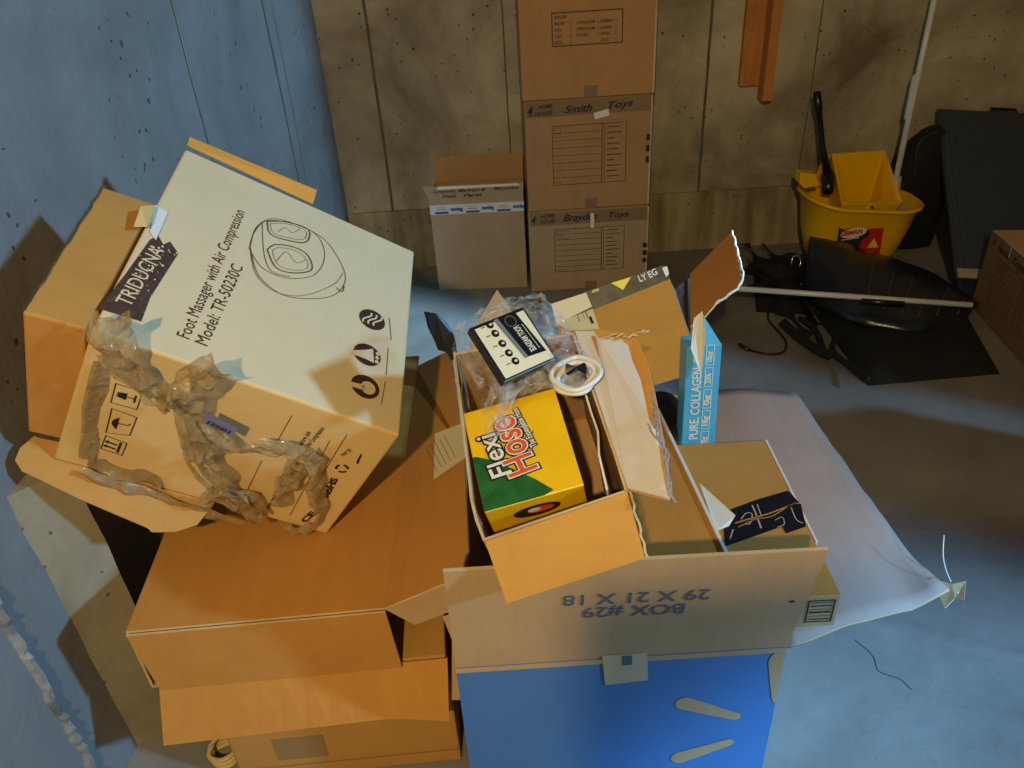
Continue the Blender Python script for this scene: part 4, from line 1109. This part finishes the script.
# outline: rounded rectangle loft, flaring to the top
L0 = Yp(803, 190, 3.13).x; R0 = Yp(919, 200, 3.2).x
cx = (1.31+1.80)/2; zr = .30
def rimz(p, z):    # the rim dips from left to right
    q = p.copy(); s = (p.x-(cx-.24))/.48; q.z = z+.055*(1-min(1, max(0, s*1.6)))**1.5 if z > .2 else z; return q
rings = []
cyb = 3.20
for z, wx, wy in ((.06, .185, .115), (.10, .20, .125), (.20, .222, .142), (.295, .240, .155), (.305, .252, .166), (.296, .256, .170)):
    rings.append([rimz(p, z) for p in rrect(cx, cyb, wx, wy, .12, z)])
outer = rings[:5]; mb = MB(); loft(mb, outer)
inner = [[rimz(p, .300) for p in rrect(cx, cyb, .232, .148, .11, .300)], rrect(cx, cyb, .215, .135, .11, .20), rrect(cx, cyb, .18, .11, .1, .075)]
loft(mb, [outer[-1]]+inner, cap0=False, cap1=True)
mb.build('bucket_body', [YELLOW], t, smooth=True)
mb = MB()
rim = [rimz(p, .303) for p in rrect(cx, cyb, .246, .160, .12, .303)]; tube(mb, rim+[rim[0]], .009, 8, cap=False); mb.build('rolled_rim', [YELLOW], t, smooth=True)
for sx, sy in ((-1, -1), (1, -1), (-1, 1), (1, 1)):
    mb = MB(); q = V((cx+sx*.15, cyb+sy*.085, 0)); tube(mb, [q+V((-.012, 0, .03)), q+V((.012, 0, .03))], .029, 16); cst = mb.build('caster', [BLACKP], t, smooth=False)
    mb = MB(); tube(mb, [q+V((0, 0, .03)), q+V((0, 0, .068))], .008, 8); mb.build('caster_stem', [simple('steel', (140, 140, 145), .3, metal=1)], cst)
# wringer: sloped yellow hopper at the back, left of centre
wx0, wx1 = Yp(836, 152, 3.30).x, Yp(890, 152, 3.30).x
zt = Yp(860, 152, 3.33).z
mb = MB()
o1 = [V((wx0, 3.345, zt)), V((wx1, 3.345, zt)), V((wx1+.02, 3.14, .315)), V((wx0-.01, 3.14, .325))]
i1 = [V((wx0+.02, 3.33, zt-.004)), V((wx1-.012, 3.33, zt-.004)), V((wx1+.0, 3.16, .315)), V((wx0+.02, 3.16, .322))]
lo1 = [V((wx0+.02, 3.33, .24)), V((wx1-.02, 3.33, .24)), V((wx1-.02, 3.18, .20)), V((wx0+.02, 3.18, .20))]
li1 = [p+(V((cx-.03, 3.25, p.z))-p)*.12 for p in lo1]
v = o1+i1+lo1+li1; f = []
for i in range(4):
    j = (i+1) % 4
    f += [(i, j, 4+j, 4+i), (i, 8+i, 8+j, j), (4+i, 4+j, 12+j, 12+i), (8+i, 12+i, 12+j, 8+j)]
f.append((15, 14, 13, 12)); mb.add(v, f); wr = mb.build('wringer', [YELLOW], t, bevel=.006)
mb = MB()
s_ = [V((wx0-.075, 3.30, .40)), V((wx0-.055, 3.31, zt-.03)), V((wx0-.01, 3.34, zt)), V((wx0+.0, 3.34, .36)), V((wx0-.06, 3.28, .36))]
v, f, m = prism(s_, V((0, -.012, 0))); mb.add(v, f); mb.build('wringer_side', [YELLOW], wr, bevel=.003)
mb = MB(); hx = Yp(801, 180, 3.12)
s_ = [V((hx.x-.005, 3.12, hx.z+.03)), V((hx.x+.06, 3.12, hx.z+.02)), V((hx.x+.085, 3.12, hx.z-.03)), V((hx.x+.02, 3.12, hx.z-.04)), V((hx.x-.005, 3.12, hx.z-.015))]
v, f, m = prism(s_, V((0, .06, 0))); mb.add(v, f); mb.build('handle_bracket', [YELLOW], t, bevel=.005)
mb = MB(); l0 = Yp(817, 92, 3.33); l1 = Yp(823, 150, 3.29); l2 = Yp(829, 178, 3.26); l3 = Yp(822, 185, 3.2)
tube(mb, [l0+V((0, 0, .004)), l0, l0.lerp(l1, .30), l0.lerp(l1, .34), l1, l2], [.008, .016, .017, .012, .012, .022], 12)
tube(mb, [l2+V((-.03, 0, .0)), l2, l3+V((.03, 0, -.03))], [.02, .03, .022], 12)
mb.build('press_lever', [BLACKP], t, smooth=True)
mb = MB(); q = Yp(870, 210, 3.06)
tube(mb, crv([q+V((-.02, 0, 0)), q+V((0, -.006, .03)), q+V((.03, 0, .0))], 4), .006, 8); mb.build('handle_hook', [YELLOW], t, smooth=True)
# warning sticker on the bucket front
fy = cyb-.158
SFb = Fr((0, fy, 0), (1, 0, 0), (0, .10, 1), None); SFb.w = -SFb.w if SFb.w.y > 0 else SFb.w
mb = MB()
q = [SFb.at(*p) for p in ((838, 226), (883, 224), (884, 262), (838, 262))]
SC = V(((q[0][0]+q[1][0])/2, 0)); a0, a1 = q[0][0], q[1][0]; b1 = q[0][1]; b0 = b1-.13
off_ = .012
rect(mb, SFb, a0, b0, a1, b1, c=off_, m=0)
patch(mb, SFb, [(a1-.055, b1), (a1, b1), (a1, b0), (a1-.11, b0), (a1-.085, b0+.06)], off_+.001, 1)
patch(mb, SFb, ell((a0+a1)/2-.025, b1-.035, .066, .026, 26, -.08), off_+.002, 0)
patch(mb, SFb, ell((a0+a1)/2-.032, b1-.030, .056, .021, 26, .12), off_+.003, 2)
text(mb, SFb, 'LIBMAN', a0+.012, b1-.040, .088, .020, .08, off_+.005, .05, m=1)
line(mb, SFb, [(a0+.015, b1-.058), (a0+.09, b1-.052)], .004, off_+.004, m=2)
patch(mb, SFb, [(a1-.060, b0+.03), (a1-.035, b0+.072), (a1-.012, b0+.03)], off_+.002, 3)
sk = mb.build('bucket_sticker', [INKD, simple('red_ink', (190, 30, 28), .4), simple('sticker_cream', (222, 206, 196), .4), simple('sticker_yellow', (236, 196, 60), .4)], t)
# ------------------------------------------------------------------ MOP
m0 = V(Yp(893, 205, 3.22)); m1 = Yp(895, 183, 3.24); m2 = Yp(905, 113, 3.30); mt = Yp(932, 0, 3.42)
dirm = (mt-m1)
mtop = m1+dirm*1.6
mtop.y = min(mtop.y, 3.50)
t = thing('mop', 'white mop handle leaning to the wall with its head in the yellow bucket', 'mop', V((m0.x, m0.y, .12)))
mb = MB(); tube(mb, [m1, mtop], .0125, 14); mb.build('pole', [POLEM], t, smooth=True)
mb = MB(); tube(mb, [m1.lerp(mt, .36), m1.lerp(mt, .37), m1.lerp(mt, .60), m1.lerp(mt, .61)], [.013, .0175, .0175, .013], 14); mb.build('pole_sleeve', [POLEM], t, smooth=True)
mb = MB(); tube(mb, [m1+V((0, 0, .03)), m1, m0+V((0, 0, -.02))], [.022, .024, .026], 16); mb.build('clamp', [simple('pale_grey_plastic', (186, 182, 170), .4)], t, smooth=True)
mb = MB(); r = random.Random(11); hb_ = V((m0.x, 3.20, .28))
for i in range(46):
    a = r.uniform(0, 6.28); q = hb_+V((math.cos(a)*.02, math.sin(a)*.015, 0)); e = V((m0.x+math.cos(a)*r.uniform(.01, .06), 3.19+math.sin(a)*r.uniform(.01, .05), r.uniform(.12, .20)))
    tube(mb, crv([q, q.lerp(e, .4)+V((math.cos(a)*.02, math.sin(a)*.02, .02)), e], 3), .005, 6)
mb.build('mop_strands', [card('mop_cotton', (170, 152, 128), var=.3)], t, smooth=True)
# ------------------------------------------------------------------ DARK TOTE leaning, right
pA = Yp(938, 110, 3.46); pB = Yp(1090, 92, 3.46); pC = Zp(957, 278, .10)
lean = (pC-pA); uT = V((1, .0, 0)); 
_v = (pA-pC).normalized(); _u = V((1, -.02, 0)); _u -= _u.dot(_v)*_v
TF = Fr(pC, _u, _v); TF.w = -TF.w if TF.w.y > 0 else TF.w
hT = TF.at(940, 108)[1]; wT = .56
t = thing('storage_tote', 'dark grey plastic storage tote leaning on end against the back wall, right of the bucket', 'container', TF.p(wT/2, 0, -.1))
TOTE = simple('dark_tote_plastic', (54, 60, 72), .30, bump=.05, bscale=60)
box('lid', TF, 0, wT, 0, hT, -.028, 0, [TOTE], t, bevel=.008, seg=3)
box('tote_body', TF, .02, wT-.02, -.09, hT-.02, -.075, -.028, [simple('navy_tote_body', (30, 38, 58), .4)], t, bevel=.01)
mb = MB(); line(mb, TF, [(.022, .01), (.022, hT-.02)], .006, .001); line(mb, TF, [(.045, .01), (.045, hT-.02)], .003, .001)
mb.build('lid_ridge', [simple('tote_ridge', (70, 76, 88), .3)], t)
box('label_strip', TF, .004, wT*.9, .002, .045, .0, .004, [simple('tan_strip', (160, 150, 130), .5)], t, bevel=.001)
mb = MB(); hx0, hx1 = TF.at(992, 102)[0], TF.at(1016, 100)[0]
tube(mb, [TF.p(hx0, hT-.004, -.012), TF.p(hx0, hT+.022, -.012), TF.p(hx1, hT+.022, -.012), TF.p(hx1, hT-.004, -.012)], .006, 8); mb.build('carry_handle', [BLACKP], t, smooth=False)
# ------------------------------------------------------------------ BLACK SACK between bucket and tote
mb = MB(); rings = []
sx = Yp(922, 200, 3.38).x-.045
for z, w_, d_, ox in ((0.01, .10, .06, 0), (.03, .13, .085, 0), (.15, .14, .095, -.005), (.30, .13, .09, .0), (.42, .11, .075, .005), (.50, .085, .05, .02), (.545, .05, .03, .03), (.555, .02, .01, .03)):
    rings.append([p+noise.noise_vector(p*9)*.014*(1 if z > .02 else 0) for p in rrect(sx+ox, 3.39-.0, w_, d_, .07, z)])
loft(mb, rings, cap1=True)
t = thing('black_sack', 'soft black bag standing between the yellow bucket and the dark tote', 'bag', V((sx, 3.39, 0)))
mb.build('sack_body', [BLACKF], t, smooth=True)
mb = MB(); e = Yp(925, 135, 3.30); tube(mb, crv([Yp(914, 175, 3.29), Yp(917, 148, 3.29), Yp(927, 136, 3.30), Yp(937, 133, 3.31)], 6), .0025, 8); mb.build('piping', [simple('grey_piping', (60, 62, 68), .4)], t, smooth=True)
mb = MB()
# ------------------------------------------------------------------ RIGHT BOX
r0 = Zp(970, 306, 0); r1 = Zp(1024, 366, 0)
dR = (r1-r0).normalized(); nR = V((-dR.y, dR.x, 0))
if nR.x < 0: nR = -nR
zR = Pl(990, 228, r0, nR).z
RF = Fr(r0, dR, nR, (0, 0, 1))
t = thing('moving_box', 'closed brown moving box at the far right, touching the end of the white pole', 'box', RF.p(.26, .2, 0))
KR = card('moving_box_shaded', (122, 96, 74), axis=2)  # brown darkened for the shade on this box
box('carton', RF, 0, .52, 0, .44, 0, zR, [KR, KPALE], t, fm=[0, 1, 0, 0, 0, 0], bevel=.004)  # paler top board stands for daylight falling on it
RFf = Fr(RF.o, RF.u, RF.w, -RF.v)
OFB = Fr((1.50, .92, 0), (1, .05, 0), (-.05, 1, 0))  # added box beyond the view, shades the floor mid right
o = box('moving_box', OFB, 0, .5, 0, .72, 0, .46, [KMOVE], None, bevel=.005); tag(o, 'added unseen brown box right of the view, keeping daylight off the floor', 'box')
mb = MB(); form(mb, RFf, .52, zR)
rect(mb, RFf, *[c for c in RFf.at(1009, 257)], *[c for c in RFf.at(1014, 243)], m=1, c=.002)
scribble(mb, RFf, (('4', .03, zR-.045, .025, .03, 0), ('House', .08, zR-.05, .09, .03, 0), ('Toys', .2, zR-.05, .1, .03, 0)), m=0)
mb.build('printed_marks', [INK, WHITE], t)
# ------------------------------------------------------------------ BLACK BAG PILE on the floor
def softbox(mb, P, z0, z1, bulge=.02, n=8, amp=.006, seed=0):
    """pillow between a ground quad at z0 and a top at z1; P are 4 ground points (px) """
    Q = [Zp(x, y, z0) for x, y in P]; v = []; f = []
    for top in (1, 0):
        for j in range(n+1):
            for i in range(n+1):
                s, q = i/n, j/n; p = (Q[0]*(1-s)+Q[1]*s)*(1-q)+(Q[3]*(1-s)+Q[2]*s)*q
                e = min(1, 5*min(s, 1-s, q, 1-q))**.5
                p = p.copy(); p.z = z0+(z1-z0)*e*top+bulge*math.sin(s*3.14)*math.sin(q*3.14)*top+(noise.noise(p*14+V((seed, 0, 0)))*amp*e if top else 0)
                v.append(p)
    m_ = (n+1)**2
    for k in (0, 1):
        for j in range(n):
            for i in range(n):
                a = k*m_+j*(n+1)+i; f.append((a, a+1, a+n+2, a+n+1))
    mb.add(v, f)
t = thing('laptop_bag', 'flat black laptop bag lying on the floor in front of the yellow bucket', 'bag', Zp(900, 350, 0))
mb = MB(); softbox(mb, [(868, 386), (1000, 374), (958, 300), (812, 312)], .0, .075, .012, 12); mb.build('bag_body', [BLACKF], t, smooth=True)
mb = MB(); tube(mb, crv([Zp(840, 330, .05), Zp(832, 350, .03), Zp(850, 366, .03), Zp(868, 380, .05)], 6), .012, 8, ry=.4); mb.build('shoulder_strap', [BLACKF], t, smooth=True)
mb = MB(); tube(mb, crv([Zp(782, 322, .02), Zp(800, 338, .02), Zp(818, 350, .03), Zp(832, 356, .04)], 6), .018, 8, ry=.4)
tube(mb, crv([Zp(800, 318, .03), Zp(815, 330, .02), Zp(825, 354, .02)], 5), .012, 8); mb.build('side_strap', [BLACKF], t, smooth=True)
# shiny ribbed bag leaning on the bucket
GLB = simple('glossy_black_vinyl', (30, 34, 44), .28, var=.3, vscale=12, bump=.15, bscale=30)
t = thing('vinyl_bag', 'glossy black ribbed vinyl bag slumped against the front of the yellow bucket', 'bag', Zp(880, 300, 0))
n = 26; k_ = 14; v = []; f = []
cT = [Yp(811, 236, 2.98), Yp(850, 245, 2.97), Yp(905, 262, 2.93), Yp(945, 280, 2.85), Yp(982, 306, 2.74)]
cB = [Zp(800, 300, .03), Zp(845, 318, .09), Zp(885, 326, .10), Zp(925, 330, .09), Zp(968, 318, .05)]
cT = crv(cT, 7); cB = crv(cB, 7); n = len(cT)
for i in range(n):
    for j in range(k_):
        s = j/(k_-1); p = cT[i].lerp(cB[i], s)
        p.z += .05*math.sin(s*3.14)*(1-.3*i/n)+noise.noise(p*12)*.010+(.006*math.sin(i*2.6)*(s > .25)*(s < .9) if 8 < i < 24 else 0)
        p.z = max(p.z, .02); v.append(p)
for i in range(n):
    for j in range(k_): q = v[i*k_+j]; 
for i in range(n-1):
    for j in range(k_-1): f.append((i*k_+j, i*k_+j+1, (i+1)*k_+j+1, (i+1)*k_+j))
o = obj('bag_body', v, f, [GLB], t, smooth=True); so = o.modifiers.new('t', 'SOLIDIFY'); so.thickness = .02; so.offset = -1
for q in range(6):
    i = 10+q*3; pts = [v[i*k_+j]+V((0, -.002, .003)) for j in range(4, 12)]
    mb = MB(); tube(mb, pts, .0035, 6); mb.build('rib', [simple('rib_vinyl', (66, 66, 64), .35)], t, smooth=True)
# strap tangle
t = thing('strap_bundle', 'tangle of black straps and buckles on the floor left of the vinyl bag', 'straps', Zp(780, 290, 0))
r = random.Random(21)
spec = [((744, 244, .10), (756, 256, .08), (768, 275, .05), (790, 285, .04)), ((765, 246, .09), (778, 256, .07), (800, 262, .08), (812, 280, .05)),
        ((750, 262, .05), (775, 270, .09), (800, 275, .07), (820, 300, .03)), ((752, 285, .03), (780, 292, .06), (800, 300, .05), (815, 325, .02)),
        ((770, 300, .02), (785, 312, .04), (800, 325, .03), (812, 335, .02)), ((745, 268, .02), (760, 276, .05), (775, 290, .03), (770, 305, .02)),
        ((790, 256, .08), (800, 270, .1), (806, 286, .06), (800, 305, .03)), ((756, 255, .03), (790, 280, .04), (830, 290, .08), (845, 300, .06))]
for k, sp_ in enumerate(spec):
    C = crv([Zp(*p) for p in sp_], 7); Wd = []
    for i in range(len(C)):
        tt = (C[min(i+1, len(C)-1)]-C[max(i-1, 0)]).normalized(); s_ = tt.cross(V((0, 0, 1))).normalized(); tw = math.sin(i*.3+k)*.9
        Wd.append((s_*math.cos(tw)+V((0, 0, 1))*math.sin(tw))*.030)
    ro = ribbon('strap', C, Wd, BLACKF if k % 3 else BLACKP, t, .004, 4, k, 20)
    so = ro.modifiers.new('t', 'SOLIDIFY'); so.thickness = .004
mb = MB()
Q = [(752, 252), (805, 262), (822, 312), (775, 318)]
softbox(mb, [(756, 312), (826, 316), (822, 262), (752, 262)], 0, .055, .012, 10, .03, 5); mb.build('dark_cloth', [BLACKF], t, smooth=True)
for px, py, z in ((796, 262, .12), (829, 272, .13)):
    c = Zp(px, py, z-.02); mb = MB()
    pts = [c+V((math.cos(a)*.020, .0+math.sin(a)*.010, math.sin(a)*.026)) for a in [i*2*math.pi/16 for i in range(17)]]
    tube(mb, pts, .004, 6, cap=False); mb.build('buckle', [simple('chrome_buckle', (190, 195, 205), .2, metal=.8)], t, smooth=True)
# cable
mb = MB()
tube(mb, crv([Zp(771, 300, .02), Zp(768, 318, .006), Zp(777, 330, .005), Zp(786, 342, .005), Zp(783, 352, .005), Zp(768, 354, .005), Zp(750, 350, .005), Zp(742, 346, .006)], 7), .0045, 8)
tube(mb, [Zp(748, 349.5, .006), Zp(739, 344, .008)], [.008, .006], 8)
o = mb.build('power_cable', [BLACKP], smooth=True); tag(o, 'thin black cable curling over the bare floor below the straps', 'cable')
# white pole lying across
p0 = Zp(700, 286, .20); p1 = Zp(972, 305, .17)
t = thing('white_pole', 'thin white pole lying across the black bags towards the right moving box', 'pole', p0.lerp(p1, .5))
mb = MB(); tube(mb, [p0, p1], .0105, 12); mb.build('tube', [POLEM], t, smooth=True)
mb = MB(); a_ = (865-700)/272; b_ = (907-700)/272; tube(mb, [p0.lerp(p1, a_)+V((0, -.006, -.012)), p0.lerp(p1, b_)+V((0, -.006, -.012))], .014, 12, ry=1); mb.build('foam_grip', [BLACKP], t, smooth=True)
# ------------------------------------------------------------------ added unseen walls that block the lamps
struct('wall_bulb_blocker', *boxv(W0, -.15, .38, -.62, -.47, 0, 1.74), CW)  # stands in for the viewer's body, shading the bulb
struct('wall_daylight_blocker', *boxv(W0, 2.9, 3.1, 1.25, BW, 0, 2.7), CW)  # added wall length, keeps daylight off the corner and back wall
# ------------------------------------------------------------------ LIGHT
w = bpy.data.worlds.new('world'); scene.world = w; w.use_nodes = True
w.node_tree.nodes['Background'].inputs[0].default_value = (1, .86, .72, 1); w.node_tree.nodes['Background'].inputs[1].default_value = .05
def lamp(kind, name, loc, target, energy, color, size=.1, **k):
    ld = bpy.data.lights.new(name, kind); ld.energy = energy; ld.color = color
    if kind == 'AREA': ld.size = size
    elif kind != 'SUN': ld.shadow_soft_size = size
    for a, b in k.items(): setattr(ld, a, b)
    o = bpy.data.objects.new(name, ld); COL.objects.link(o); o.location = loc
    o.rotation_euler = (V(target)-V(loc)).to_track_quat('-Z', 'Y').to_euler(); return o
lamp('POINT', 'ceiling_bulb', (-.28, -1.2, 2.38), (0, 1, 0), 205, (1, .74, .35), .035)
lamp('AREA', 'basement_window', (9, -2.4, 4.8), (-.6, 1.9, .8), 100, (.25, .60, 1), .5, spread=math.radians(60))
lamp('SPOT', 'near_floor_fill', (2.3, -1.2, 2.6), (.95, .55, 0), 1080, (.26, .58, 1), .12, spot_size=math.radians(27), spot_blend=.6)  # added spot for the daylight patch on the near floor
lamp('SPOT', 'back_floor_fill', (4.6, 0, 2.7), (-.52, 2.62, 0), 5200, (.42, .74, 1), .10, spot_size=math.radians(10.5), spot_blend=.5)  # added spot for the bright patch on the back floor, no second window
scene.view_settings.view_transform = 'Standard'; scene.view_settings.look = 'None'
scene.view_settings.gamma = 1; scene.view_settings.exposure = 0; scene.view_settings.use_curve_mapping = False
